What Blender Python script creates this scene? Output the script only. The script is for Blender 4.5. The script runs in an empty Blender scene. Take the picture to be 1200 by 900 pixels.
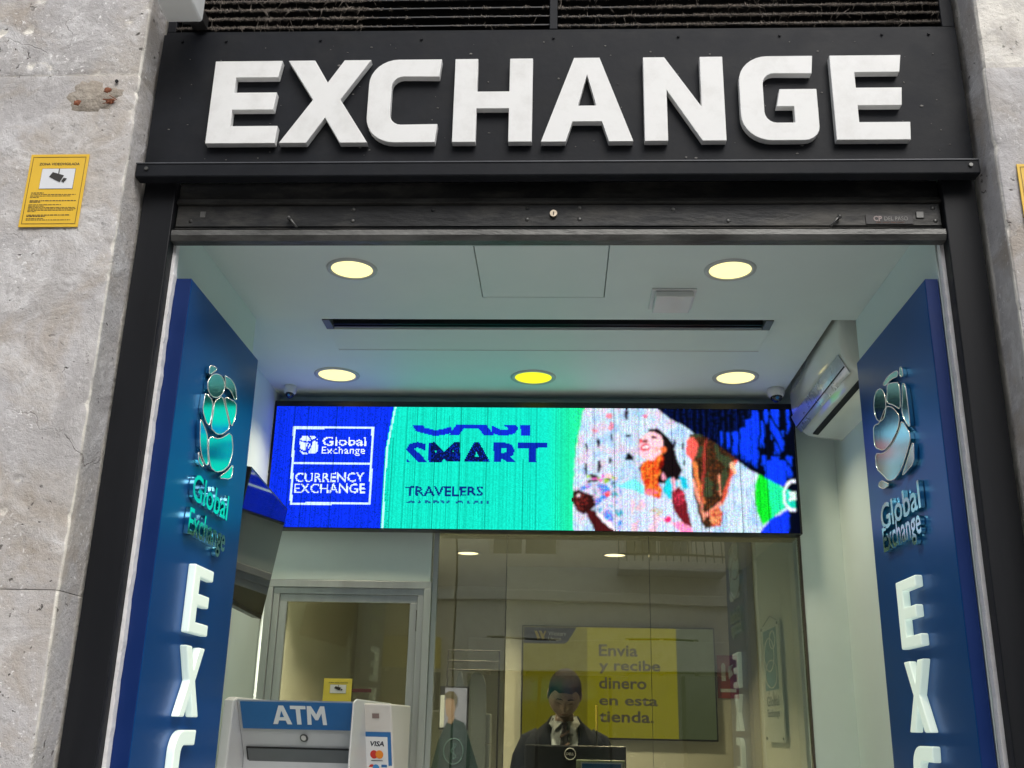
import bpy, bmesh, math, random
import numpy as np
from mathutils import Vector, Matrix, noise
R = math.radians
random.seed(7)
rng = np.random.default_rng(5)
scn = bpy.context.scene
col = scn.collection

# ------------------------------------------------------------------ camera
cam_d = bpy.data.cameras.new('camera'); cam = bpy.data.objects.new('camera', cam_d); col.objects.link(cam)
cam_d.sensor_width = 36; cam_d.lens = 36.09; cam_d.clip_start = .05; cam_d.clip_end = 600
M3 = Matrix(((0.99885494, -0.00551300, 0.04752268), (0.04328402, -0.31898824, -0.94676974), (0.02037872, 0.94774264, -0.31838436)))
cam.matrix_world = Matrix.Translation((-.05, -2.88, 1.5)) @ M3.to_4x4()
scn.camera = cam
# ------------------------------------------------------------------ sky, sun, exposure
w = bpy.data.worlds.new('World'); scn.world = w; w.use_nodes = True
nt = w.node_tree; nt.nodes.clear()
sky = nt.nodes.new('ShaderNodeTexSky'); sky.sky_type = 'NISHITA'; sky.sun_disc = False
SUN_EL, SUN_AZ = R(50), R(158)
sky.sun_elevation = SUN_EL; sky.sun_rotation = SUN_AZ
sky.air_density = 1.0; sky.dust_density = 3.0; sky.ozone_density = 1.0
hsv = nt.nodes.new('ShaderNodeHueSaturation'); hsv.inputs['Saturation'].default_value = .35
bg = nt.nodes.new('ShaderNodeBackground'); bg.inputs[1].default_value = .13
wo = nt.nodes.new('ShaderNodeOutputWorld')
nt.links.new(sky.outputs[0], hsv.inputs['Color']); nt.links.new(hsv.outputs[0], bg.inputs[0]); nt.links.new(bg.outputs[0], wo.inputs[0])
sl = bpy.data.lights.new('sun', 'SUN'); sl.energy = 1.0; sl.angle = R(35); sl.color = (1, .97, .93)
so = bpy.data.objects.new('sun', sl); col.objects.link(so)
sdir = Vector((math.sin(SUN_AZ) * math.cos(SUN_EL), math.cos(SUN_AZ) * math.cos(SUN_EL), math.sin(SUN_EL)))
so.rotation_euler = sdir.to_track_quat('Z', 'Y').to_euler()
scn.view_settings.view_transform = 'Standard'; scn.view_settings.look = 'None'
scn.view_settings.exposure = 0.70; scn.view_settings.gamma = 1
scn.cycles.max_bounces = 10; scn.cycles.transparent_max_bounces = 16
scn.cycles.caustics_reflective = False; scn.cycles.caustics_refractive = False
try:
    scn.cycles.use_denoising = True
except Exception: pass

# ------------------------------------------------------------------ materials
def s2l(c): return tuple(((x/255)/12.92 if x/255 <= .04045 else (((x/255)+.055)/1.055)**2.4) for x in c)
def N(t, typ, **k):
    n = t.nodes.new(typ)
    for a, b in k.items():
        if a.startswith('_'): setattr(n, a[1:], b)
        else: n.inputs[a.replace('__', ' ')].default_value = b
    return n
def mat(name, c, rough=.5, metal=0, amt=.12, scale=6, bump=.0, bscale=60, spec=.5, coat=0, crough=.05, stretch=(1, 1, 1), dirt=None, damt=.3, dscale=2.5, rvar=.15):
    m = bpy.data.materials.new(name); m.use_nodes = True; t = m.node_tree
    p = t.nodes['Principled BSDF']; L = t.links.new
    p.inputs['Metallic'].default_value = metal; p.inputs['Specular IOR Level'].default_value = spec
    p.inputs['Coat Weight'].default_value = coat; p.inputs['Coat Roughness'].default_value = crough
    tc = N(t, 'ShaderNodeTexCoord'); mp = N(t, 'ShaderNodeMapping'); mp.inputs['Scale'].default_value = stretch
    L(tc.outputs['Object'], mp.inputs[0])
    n1 = N(t, 'ShaderNodeTexNoise', Scale=scale, Detail=7.0, Roughness=.62); L(mp.outputs[0], n1.inputs['Vector'])
    mr = N(t, 'ShaderNodeMapRange'); mr.inputs[1].default_value = .3; mr.inputs[2].default_value = .7
    mr.inputs[3].default_value = 1 - amt; mr.inputs[4].default_value = 1 + amt; L(n1.outputs[0], mr.inputs[0])
    mul = N(t, 'ShaderNodeVectorMath', _operation='SCALE'); mul.inputs[0].default_value = c[:3]; L(mr.outputs[0], mul.inputs['Scale'])
    out = mul.outputs[0]
    if dirt:
        n2 = N(t, 'ShaderNodeTexNoise', Scale=dscale, Detail=9.0, Roughness=.7); L(mp.outputs[0], n2.inputs['Vector'])
        r2 = N(t, 'ShaderNodeMapRange'); r2.inputs[1].default_value = .48; r2.inputs[2].default_value = .72; r2.inputs[3].default_value = 0; r2.inputs[4].default_value = damt
        L(n2.outputs[0], r2.inputs[0])
        mx = N(t, 'ShaderNodeMix', _data_type='RGBA'); L(r2.outputs[0], mx.inputs[0]); L(out, mx.inputs[6]); mx.inputs[7].default_value = (*dirt, 1)
        out = mx.outputs[2]
    L(out, p.inputs['Base Color'])
    rr = N(t, 'ShaderNodeMapRange'); rr.inputs[1].default_value = .3; rr.inputs[2].default_value = .7
    rr.inputs[3].default_value = max(.02, rough*(1-rvar)); rr.inputs[4].default_value = min(1, rough*(1+rvar)); L(n1.outputs[0], rr.inputs[0]); L(rr.outputs[0], p.inputs['Roughness'])
    if bump:
        n3 = N(t, 'ShaderNodeTexNoise', Scale=bscale, Detail=5.0, Roughness=.6); L(mp.outputs[0], n3.inputs['Vector'])
        b = N(t, 'ShaderNodeBump', Strength=bump, Distance=.01); L(n3.outputs[0], b.inputs['Height']); L(b.outputs[0], p.inputs['Normal'])
    return m
def emis(name, c, s):
    m = bpy.data.materials.new(name); m.use_nodes = True; t = m.node_tree; t.nodes.clear()
    tc = N(t, 'ShaderNodeTexCoord'); n = N(t, 'ShaderNodeTexNoise', Scale=18.0, Detail=2.0); t.links.new(tc.outputs['Object'], n.inputs['Vector'])
    mr = N(t, 'ShaderNodeMapRange'); mr.inputs[3].default_value = s*.93; mr.inputs[4].default_value = s*1.07; t.links.new(n.outputs[0], mr.inputs[0])
    e = N(t, 'ShaderNodeEmission'); e.inputs[0].default_value = (*c, 1); t.links.new(mr.outputs[0], e.inputs[1])
    o = N(t, 'ShaderNodeOutputMaterial'); t.links.new(e.outputs[0], o.inputs[0]); return m
def flat(name, rgb, rough=.6, **k): return mat(name, s2l(rgb), rough, amt=.04, **k)

def concrete_mat(name, tone=1.0, seed=0.0, warm=False):
    m = bpy.data.materials.new(name); m.use_nodes = True; t = m.node_tree; p = t.nodes['Principled BSDF']; L = t.links.new
    tc = N(t, 'ShaderNodeTexCoord'); mp = N(t, 'ShaderNodeMapping'); mp.inputs['Location'].default_value = (seed, seed*.7, seed*1.3); L(tc.outputs['Object'], mp.inputs[0])
    V = mp.outputs[0]
    def noi(s, d=8.0, r=.65, dist=0.0):
        n = N(t, 'ShaderNodeTexNoise', Scale=s, Detail=d, Roughness=r, Distortion=dist); L(V, n.inputs['Vector']); return n.outputs[0]
    def rng_(x, a, b, c=0.0, d=1.0):
        r = N(t, 'ShaderNodeMapRange'); L(x, r.inputs[0])
        for i, v in enumerate((a, b, c, d)): r.inputs[i+1].default_value = v
        return r.outputs[0]
    def mix(f, a, b):
        x = N(t, 'ShaderNodeMix', _data_type='RGBA'); L(f, x.inputs[0])
        for i, v in ((6, a), (7, b)):
            if isinstance(v, tuple): x.inputs[i].default_value = (*[q*tone for q in v], 1)
            else: L(v, x.inputs[i])
        return x.outputs[2]
    big = noi(1.7, 9, .6, .5)
    c = mix(rng_(big, .35, .68), (.50, .487, .492), (.335, .32, .31))
    c = mix(rng_(noi(1.1, 6, .6, .8), .48, .66, 0, .65), c, (.47, .42, .355))
    blot = noi(5.5, 9, .72, .8)
    c = mix(rng_(blot, .5, .64, 0, .8), c, (.60, .59, .585))            # pale scraped skin
    brown = noi(3.1, 8, .68, 1.2)
    c = mix(rng_(brown, .50, .66, 0, .62), c, (.34, .285, .225))         # brownish weather stains
    fine = noi(48, 6, .7)
    c = mix(rng_(fine, .56, .70, 0, .55), c, (.28, .27, .26))
    fl = noi(75, 4, .6, .6); flz = noi(4.2, 4, .5)
    mm = N(t, 'ShaderNodeMath', _operation='MULTIPLY'); L(rng_(fl, .605, .66), mm.inputs[0]); L(rng_(flz, .42, .6), mm.inputs[1])
    c = mix(mm.outputs[0], c, (.70, .69, .68))                        # white flecks
    pt = noi(38, 3, .5, .3); pz = noi(3.3, 3, .5)
    m2 = N(t, 'ShaderNodeMath', _operation='MULTIPLY'); L(rng_(pt, .66, .70), m2.inputs[0]); L(rng_(pz, .45, .55), m2.inputs[1])
    c = mix(m2.outputs[0], c, (.13, .12, .11))                        # small dark pits
    # smoother beige render on the reveal
    ge = N(t, 'ShaderNodeSeparateXYZ'); L(tc.outputs['Object'], ge.inputs[0])
    wob = noi(2.6, 6, .6)
    ad = N(t, 'ShaderNodeMath', _operation='MULTIPLY_ADD'); L(wob, ad.inputs[0]); ad.inputs[1].default_value = .10; L(ge.outputs['Y'], ad.inputs[2])
    rev = rng_(ad.outputs[0], .048, .062)
    c2 = mix(rng_(noi(4.5, 8, .65, .7), .42, .62), (.80, .765, .69), (.60, .58, .54))
    c2 = mix(rng_(noi(9, 8, .7, 1.0), .58, .7, 0, .6), c2, (.32, .25, .17))
    c = mix(rev, c, c2)
    bead = N(t, 'ShaderNodeMath', _operation='MULTIPLY'); L(rng_(ge.outputs['Y'], -.1265, -.1235), bead.inputs[0]); L(rng_(ge.outputs['Y'], -.116, -.112, 1, 0), bead.inputs[1])
    bd2 = N(t, 'ShaderNodeMath', _operation='MULTIPLY'); L(bead.outputs[0], bd2.inputs[0]); L(rng_(noi(6, 5, .6), .38, .55, .15, .9), bd2.inputs[1])
    c = mix(bd2.outputs[0], c, (.78, .75, .68))
    # hair cracks
    vo = N(t, 'ShaderNodeTexVoronoi', _feature='DISTANCE_TO_EDGE', Scale=1.35)
    dn = N(t, 'ShaderNodeTexNoise', Scale=4.0, Detail=6.0); L(V, dn.inputs['Vector'])
    va = N(t, 'ShaderNodeVectorMath', _operation='MULTIPLY_ADD'); L(dn.outputs['Color'], va.inputs[0]); va.inputs[1].default_value = (.22, .22, .22); L(V, va.inputs[2]); L(va.outputs[0], vo.inputs['Vector'])
    ck = rng_(vo.outputs['Distance'], .0, .0022, 1, 0); cz = rng_(noi(1.6, 3, .5), .56, .66, 0, .8)
    m3 = N(t, 'ShaderNodeMath', _operation='MULTIPLY'); L(ck, m3.inputs[0]); L(cz, m3.inputs[1])
    c = mix(m3.outputs[0], c, (.12, .10, .085))
    L(c, p.inputs['Base Color']); p.inputs['Roughness'].default_value = .85; p.inputs['Specular IOR Level'].default_value = .25
    h1 = rng_(blot, .4, .65, 0, .4)
    a1 = N(t, 'ShaderNodeMath', _operation='ADD'); L(h1, a1.inputs[0]); L(rng_(fine, .3, .7, .5, 0), a1.inputs[1])
    a2 = N(t, 'ShaderNodeMath', _operation='SUBTRACT'); L(a1.outputs[0], a2.inputs[0]); L(m3.outputs[0], a2.inputs[1])
    a3 = N(t, 'ShaderNodeMath', _operation='SUBTRACT'); L(a2.outputs[0], a3.inputs[0]); L(m2.outputs[0], a3.inputs[1])
    b = N(t, 'ShaderNodeBump', Strength=.8, Distance=.006); L(a3.outputs[0], b.inputs['Height']); L(b.outputs[0], p.inputs['Normal'])
    return m

MT = {}
MT['concrete'] = concrete_mat('weathered_concrete', 1.18); MT['concrete2'] = concrete_mat('weathered_concrete_warm', 1.12, 5.3)
MT['black'] = mat('black_coated_steel', (.013, .0145, .018), .5, amt=.25, bump=.06, bscale=35, spec=.12, dirt=(.04, .04, .038), damt=.25, dscale=5)
MT['jamb'] = mat('black_painted_jamb', (.010, .011, .0135), .45, amt=.25, bump=.04, spec=.2, stretch=(1, 1, .1), dirt=(.035, .035, .033), damt=.3)
MT['shutter'] = mat('greasy_shutter_steel', (.018, .019, .02), .45, metal=.35, amt=.4, bump=.25, bscale=40, stretch=(.35, 1, 1), dirt=(.12, .112, .095), damt=.75, dscale=6)
MT['lip'] = mat('worn_shutter_lip', (.10, .10, .095), .45, metal=.5, amt=.45, bump=.4, bscale=60, scale=14, stretch=(.35, 1, 1), dirt=(.02, .02, .018), damt=.7, dscale=9)
MT['letter'] = mat('white_letter_paint', (.78, .785, .77), .5, amt=.03, dirt=(.5, .49, .46), damt=.35, dscale=9, bump=.02)
MT['rust'] = mat('dusty_rust', (.12, .09, .065), .9, amt=.4, scale=40)
MT['lint'] = mat('grey_lint', (.27, .235, .20), 1, amt=.4, scale=30, spec=.1)
MT['slat'] = mat('dusty_black_slat', (.02, .02, .021), .6, amt=.3, dirt=(.14, .12, .10), damt=.8, dscale=3, stretch=(.6, 1, 1))
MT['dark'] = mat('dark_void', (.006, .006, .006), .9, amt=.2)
MT['wall'] = mat('white_interior_paint', (.70, .81, .785), .55, amt=.02, bump=.03, bscale=140, spec=.4)
MT['ceil'] = mat('white_ceiling_paint', (.70, .79, .77), .6, amt=.02, bump=.03, bscale=120, spec=.35)
MT['plaster'] = mat('ragged_white_plaster', (.84, .83, .83), .8, amt=.06, bump=.5, bscale=50)
MT['blue'] = mat('glossy_blue_laminate', (.005, .078, .30), .31, metal=.36, amt=.02, scale=3, spec=.12, rvar=.01)
MT['blueedge'] = mat('blue_laminate_edge', (.002, .020, .115), .5, amt=.08, spec=.25)
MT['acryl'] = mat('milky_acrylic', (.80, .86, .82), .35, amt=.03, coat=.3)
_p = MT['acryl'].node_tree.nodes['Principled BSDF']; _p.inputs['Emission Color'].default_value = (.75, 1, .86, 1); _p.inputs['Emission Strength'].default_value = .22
MT['mirror'] = mat('mirror_chrome', (.82, .86, .88), .035, metal=1, amt=.03, bump=.015, bscale=20)
MT['tealreflection'] = mat('chrome_teal_reflection_tint', (.34, .82, .82), .13, metal=1, amt=.04, bump=.01, bscale=20)  # logo chrome, with the screen's teal reflection put into its base colour
MT['chromeedge'] = mat('bright_chrome_edge', (.86, .89, .88), .22, metal=.6, amt=.03)
MT['lampglow'] = emis('warm_downlight_glow', (1.0, .86, .36), 1.05)
MT['lampgreen'] = emis('yellow_green_downlight_glow', (.80, .86, .03), .85)
MT['lampoff'] = emis('office_downlight_glow', (1.0, .8, .5), 3.0)
MT['ring'] = mat('white_lamp_ring', (.5, .53, .52), .4, amt=.04)
MT['alu'] = mat('brushed_aluminium', (.55, .59, .60), .42, metal=.55, amt=.12, scale=9, stretch=(1, 1, .08), bump=.05, bscale=90)
MT['steel'] = mat('screw_steel', (.13, .13, .125), .4, metal=.9, amt=.2, scale=60)
MT['brass'] = mat('lock_brass', (.55, .47, .36), .35, metal=.8, amt=.2, scale=60)
MT['plasticw'] = mat('white_plastic', (.66, .68, .67), .4, amt=.04, coat=.15)
MT['acgloss'] = mat('pearl_gloss_plastic', (.84, .86, .78), .14, amt=.02, coat=.6, crough=.02, spec=.6)
MT['screen'] = mat('dark_glossy_screen', (.012, .014, .015), .06, amt=.1, spec=.75)
MT['bezel'] = mat('black_plastic', (.012, .012, .013), .35, amt=.15)
MT['yellow'] = mat('yellow_notice_plastic', (.80, .50, .035), .4, amt=.04, dirt=(.55, .36, .06), damt=.3)
MT['yellow2'] = mat('pale_yellow_notice', (.74, .62, .09), .4, amt=.04)
MT['ink'] = mat('black_print', (.03, .028, .025), .6, amt=.2)
MT['inkbrown'] = mat('brown_print', (.22, .13, .02), .6, amt=.2)
MT['paper'] = mat('white_print', (.72, .74, .76), .5, amt=.03)
MT['atm'] = mat('silver_grey_casing', (.52, .53, .54), .45, amt=.05, metal=.0, bump=.02)
MT['atmlight'] = mat('beige_casing', (.62, .60, .57), .42, amt=.04)
MT['atmblue'] = mat('blue_header_film', (.02, .14, .38), .4, amt=.06)
MT['red'] = mat('red_print', (.55, .03, .02), .5, amt=.05); MT['orange'] = mat('orange_print', (.75, .24, .02), .5, amt=.05)
MT['lblue'] = mat('light_blue_print', (.04, .25, .55), .5, amt=.05)
MT['office'] = mat('office_wall_paint', (.52, .52, .455), .6, amt=.03)
MT['officefloor'] = mat('grey_floor_tile', (.42, .42, .40), .35, amt=.1)
MT['asphalt'] = mat('asphalt', (.05, .05, .05), .9, amt=.3, scale=30, bump=.5, bscale=150)
MT['paving'] = mat('granite_paving', (.40, .39, .38), .7, amt=.2, scale=8, bump=.2)
MT['cream'] = mat('cream_render', (.68, .61, .49), .8, amt=.08, scale=2, dirt=(.3, .27, .22), damt=.4, dscale=1)
MT['stone'] = mat('pale_stone_trim', (.64, .62, .57), .8, amt=.1)
MT['winglass'] = mat('window_glass', (.03, .04, .045), .08, amt=.2, coat=1, spec=1)
MT['skin'] = mat('skin', (.36, .24, .185), .5, amt=.08, scale=20); MT['hair'] = mat('dark_brown_hair', (.014, .010, .008), .8, amt=.4, scale=60, bump=.8, bscale=180, spec=.1)
MT['suit'] = mat('charcoal_wool', (.008, .009, .013), .9, spec=.1, amt=.2, scale=40, bump=.2, bscale=300)
MT['shirt'] = mat('white_cotton', (.76, .80, .82), .7, amt=.04); MT['tie'] = mat('dark_patterned_tie', (.03, .02, .025), .5, amt=.2)
MT['lip_skin'] = mat('lips', (.30, .12, .10), .5); MT['shoe'] = mat('black_leather', (.01, .01, .01), .3)
MT['teal'] = mat('dark_teal_fabric', (.004, .028, .032), .8, amt=.2); MT['lilac'] = mat('lilac_print', (.30, .31, .45), .6)
MT['tealline'] = mat('pale_teal_print', (.10, .22, .22), .6)
MT['cabinet'] = mat('grey_cabinet', (.16, .18, .18), .5, amt=.05)
MT['navy'] = mat('navy_print', (.012, .016, .035), .5); MT['wuyellow'] = mat('gold_print', (.65, .5, .05), .5)
MT['counter'] = mat('white_counter', (.55, .55, .52), .35)
MT['bannerwhite'] = mat('frosted_acrylic', (.55, .58, .55), .3, amt=.03, coat=.4); MT['bannerblue'] = mat('blue_banner_print', (.05, .17, .25), .5)

# glass partition: tinted see-through plus mirror reflection by Fresnel
def glass_mat(name, tint, ior):
    m = bpy.data.materials.new(name); m.use_nodes = True; t = m.node_tree; t.nodes.clear(); L = t.links.new
    fr = N(t, 'ShaderNodeFresnel', IOR=ior); tr = N(t, 'ShaderNodeBsdfTransparent'); tr.inputs[0].default_value = (*tint, 1)
    gl = N(t, 'ShaderNodeBsdfGlossy', Roughness=.0); gl.inputs[0].default_value = (.96, 1, .98, 1)
    tc = N(t, 'ShaderNodeTexCoord'); no = N(t, 'ShaderNodeTexNoise', Scale=1.4, Detail=1.0); L(tc.outputs['Object'], no.inputs['Vector'])
    b = N(t, 'ShaderNodeBump', Strength=.03, Distance=.05); L(no.outputs[0], b.inputs['Height']); L(b.outputs[0], gl.inputs['Normal'])
    mx = N(t, 'ShaderNodeMixShader'); L(fr.outputs[0], mx.inputs[0]); L(tr.outputs[0], mx.inputs[1]); L(gl.outputs[0], mx.inputs[2])
    o = N(t, 'ShaderNodeOutputMaterial'); L(mx.outputs[0], o.inputs[0]); return m
MT['glass'] = glass_mat('olive_security_glass', (.78, .79, .70), 2.3)
MT['doorglass'] = glass_mat('door_glass', (.84, .84, .72), 1.45)

# ------------------------------------------------------------------ builders
def bm_box(bm, x0, x1, y0, y1, z0, z1, bev=0):
    r = bmesh.ops.create_cube(bm, size=1)
    vs = r['verts']
    for v in vs: v.co = Vector(((x0+x1)/2 + v.co.x*(x1-x0), (y0+y1)/2 + v.co.y*(y1-y0), (z0+z1)/2 + v.co.z*(z1-z0)))
    if bev:
        es = list({e for v in vs for e in v.link_edges})
        bmesh.ops.bevel(bm, geom=es, offset=bev, segments=2, affect='EDGES', profile=.5)
def bm_cyl(bm, c, r, h, axis='Z', seg=20, r2=None, bev=0):
    ret = bmesh.ops.create_cone(bm, cap_ends=True, segments=seg, radius1=r, radius2=r if r2 is None else r2, depth=h)
    m = {'Z': Matrix(), 'Y': Matrix.Rotation(R(90), 4, 'X'), 'X': Matrix.Rotation(R(90), 4, 'Y')}[axis]
    bmesh.ops.transform(bm, matrix=Matrix.Translation(c) @ m, verts=ret['verts'])
def bm_prism(bm, pts, fn, d0, d1):
    """pts 2-D outline; fn(a,b,d)->xyz; extruded from d0 to d1"""
    a = [bm.verts.new(fn(p[0], p[1], d0)) for p in pts]; b = [bm.verts.new(fn(p[0], p[1], d1)) for p in pts]
    n = len(pts); bm.faces.new(a); bm.faces.new(b[::-1])
    for i in range(n): bm.faces.new((a[i], b[i], b[(i+1) % n], a[(i+1) % n]))
def bm_tube(bm, pts, r, seg=8, rr=None):
    pts = [Vector(p) for p in pts]; rings = []
    for i, p in enumerate(pts):
        d = (pts[min(i+1, len(pts)-1)] - pts[max(i-1, 0)]).normalized()
        u = d.orthogonal().normalized() if i == 0 else (u - d*u.dot(d)).normalized()
        v = d.cross(u); q = rr[i] if rr else r
        rings.append([bm.verts.new(p + (u*math.cos(2*math.pi*k/seg) + v*math.sin(2*math.pi*k/seg))*q) for k in range(seg)])
    for a, b in zip(rings, rings[1:]):
        for k in range(seg): bm.faces.new((a[k], a[(k+1) % seg], b[(k+1) % seg], b[k]))
    bm.faces.new(rings[0][::-1]); bm.faces.new(rings[-1])
def bm_loft(bm, rings, cap=True):
    rs = [[bm.verts.new(p) for p in r] for r in rings]; n = len(rs[0])
    for a, b in zip(rs, rs[1:]):
        for k in range(n): bm.faces.new((a[k], a[(k+1) % n], b[(k+1) % n], b[k]))
    if cap: bm.faces.new(rs[0][::-1]); bm.faces.new(rs[-1])
def wloc(o):
    v = Vector()
    while o: v += o.location; o = o.parent
    return v
def obj(name, bm, m, parent=None, local=False, smooth=False):
    if isinstance(bm, bmesh.types.BMesh):
        bmesh.ops.recalc_face_normals(bm, faces=bm.faces)
        if parent and not local: bmesh.ops.translate(bm, verts=bm.verts, vec=-wloc(parent))
        me = bpy.data.meshes.new(name); bm.to_mesh(me); bm.free()
    else: me = bm
    for x in (m if isinstance(m, list) else [m]): me.materials.append(MT[x] if isinstance(x, str) else x)
    if smooth: me.polygons.foreach_set('use_smooth', [True]*len(me.polygons))
    o = bpy.data.objects.new(name, me); col.objects.link(o)
    if parent: o.parent = parent
    return o
def tag(o, label, cat, group=None):
    o['label'] = label; o['category'] = cat
    if group: o['group'] = group
    return o
def thing(name, label, cat, loc=(0, 0, 0), rz=0, group=None):
    o = bpy.data.objects.new(name, None); col.objects.link(o); o.location = loc; o.rotation_euler = (0, 0, rz); o.empty_display_size = .1
    return tag(o, label, cat, group)
def box(name, b, m, parent=None, bev=0, local=False, **k):
    bm = bmesh.new(); bm_box(bm, *b, bev=bev); return obj(name, bm, m, parent, local, **k)
def struct(name, b, m, bev=0):
    o = box(name, b, m, bev=bev) if not isinstance(b, bmesh.types.BMesh) else obj(name, b, m)
    o['kind'] = 'structure'; return o
def text_me(s, size=1.0, extrude=0.0, off=0.0, res=3, sx=1.0, align='LEFT', spacing=1.0, bevel=0.0):
    c = bpy.data.curves.new('t', 'FONT'); c.body = s; c.size = size; c.extrude = extrude; c.offset = off; c.resolution_u = res; c.align_x = align; c.space_character = spacing; c.bevel_depth = bevel
    o = bpy.data.objects.new('t', c); col.objects.link(o)
    dg = bpy.context.evaluated_depsgraph_get(); me = bpy.data.meshes.new_from_object(o.evaluated_get(dg)); me = me.copy()
    bpy.data.objects.remove(o); bpy.data.curves.remove(c); me.materials.clear()
    if sx != 1: me.transform(Matrix.Diagonal((sx, 1, 1, 1)))
    return me
def fit_text(me, x0, x1, z0, z1, frame):
    """scale the text's bounding box onto x0..x1, z0..z1; frame maps (a,b,depth)->xyz"""
    co = np.array([v.co[:] for v in me.vertices]); lo, hi = co.min(0), co.max(0)
    for v in me.vertices:
        a = x0 + (v.co.x-lo[0])/(hi[0]-lo[0])*(x1-x0); b = z0 + (v.co.y-lo[1])/(hi[1]-lo[1])*(z1-z0)
        v.co = frame(a, b, v.co.z)
    return me
def put_text(s, x0, x1, z0, z1, frame, m, parent, name='lettering', off=.0, extrude=0.0, res=3):
    me = text_me(s, 1, extrude, off, res); fit_text(me, x0, x1, z0, z1, frame)
    if parent: me.transform(Matrix.Translation(-wloc(parent)))
    return obj(name, me, m, parent)
front = lambda y: (lambda a, b, d: Vector((a, y - d, b)))

# ================================================================== SETTING
def sheet(z, x0, x1, y0, y1): 
    bm = bmesh.new(); vs = [bm.verts.new(p) for p in ((x0, y0, z), (x1, y0, z), (x1, y1, z), (x0, y1, z))]; bm.faces.new(vs); return bm
struct('ground', sheet(-.30, -300, 300, -300, 300), 'asphalt')
struct('road', sheet(-.14, -60, 60, -8.2, -3.6), 'asphalt')
struct('pavement', (-60, 60, -3.6, -.14, -.29, 0), 'paving', .02)
struct('far_pavement', (-60, 60, -11.9, -8.2, -.29, -.01), 'paving', .02)
struct('shop_floor', (-1.60, 1.16, -.135, 5.6, -.28, .02), 'officefloor')
# interior walls and ceilings
struct('wall_front_left', (-1.62, -1.290, .075, .944, .02, 3.0599), 'wall')
struct('wall_left', (-1.62, -1.49, .947, 2.36, .02, 3.1), 'wall')
struct('wall_front_right', (1.114, 1.24, .075, .9435, .02, 3.30), 'wall')
struct('wall_right', (1.303, 1.40, .947, 2.0995, .02, 3.36), 'wall')
struct('wall_right_return', (1.2405, 1.40, .85, .9465, .02, 3.36), 'wall')
struct('wall_back_right', (1.106, 1.40, 2.10, 4.0, .02, 3.36), 'wall')
def plates(name, rects, z0, z1, m):
    bm = bmesh.new()
    for r in rects: bm_box(bm, *r, z0, z1)
    o = obj(name, bm, m); o['kind'] = 'structure'; return o
# front ceiling with a real hole for the access hatch
plates('ceiling_front', [(-1.62, -.352, .05, .944), (.114, 1.114, .05, .944), (-.352, .114, .05, .28), (-.352, .114, .722, .944)], 3.06, 3.25, 'ceil')
hb = struct('ceiling_hatch', (-.348, .110, .2835, .7185, 3.0605, 3.10), 'ceil')
struct('ceiling_back', (-1.62, 1.048, .944, 2.36, 3.10, 3.25), 'ceil')
struct('ceiling_back_edge', (1.0485, 1.106, 2.1005, 2.36, 3.10, 3.25), 'ceil')
struct('ceiling_recess', (1.0485, 1.40, .85, 2.10, 3.3305, 3.45), 'ceil'); struct('ceiling_recess_side', (1.01, 1.048, .9445, 2.10, 3.2505, 3.3300), 'ceil')
struct('ceiling_recess_end', (1.01, 1.2400, .90, .9435, 3.3005, 3.3300), 'ceil'); struct('ceiling_recess_back', (1.0485, 1.1055, 2.10, 2.12, 3.2505, 3.33), 'ceil')
bw = struct('wall_back_upper', (-1.49, 1.106, 2.10, 2.20, 2.43, 3.10), 'wall')
struct('wall_above_door', (-1.49, -.672, 2.085, 2.20, 2.165, 2.4285), 'wall')
# office behind the glass
struct('office_ceiling', (-1.8, 1.106, 2.2, 5.2, 2.47, 2.6), 'office')
struct('office_back_wall', (-.38, 1.106, 3.62, 3.74, .02, 2.47), 'office')
struct('corridor_end_wall', (-1.8, -.38, 4.6, 4.72, .02, 2.47), 'office')
struct('corridor_side_wall', (-.38, -.30, 3.74, 4.6, .02, 2.47), 'office')
struct('office_left_wall', (-1.62, -1.50, 2.36, 4.72, .02, 2.6), 'office')
struct('office_right_lining', (1.090, 1.1055, 2.20, 3.62, .02, 2.47), 'office')

# upper facade above the grille + dark void behind it
struct('facade_wall_above', (-1.392, 1.232, -.05, .25, 4.06, 9), 'concrete')
struct('facade_void', (-1.392, 1.232, .10, .25, 3.16, 4.06), 'dark')

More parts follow.
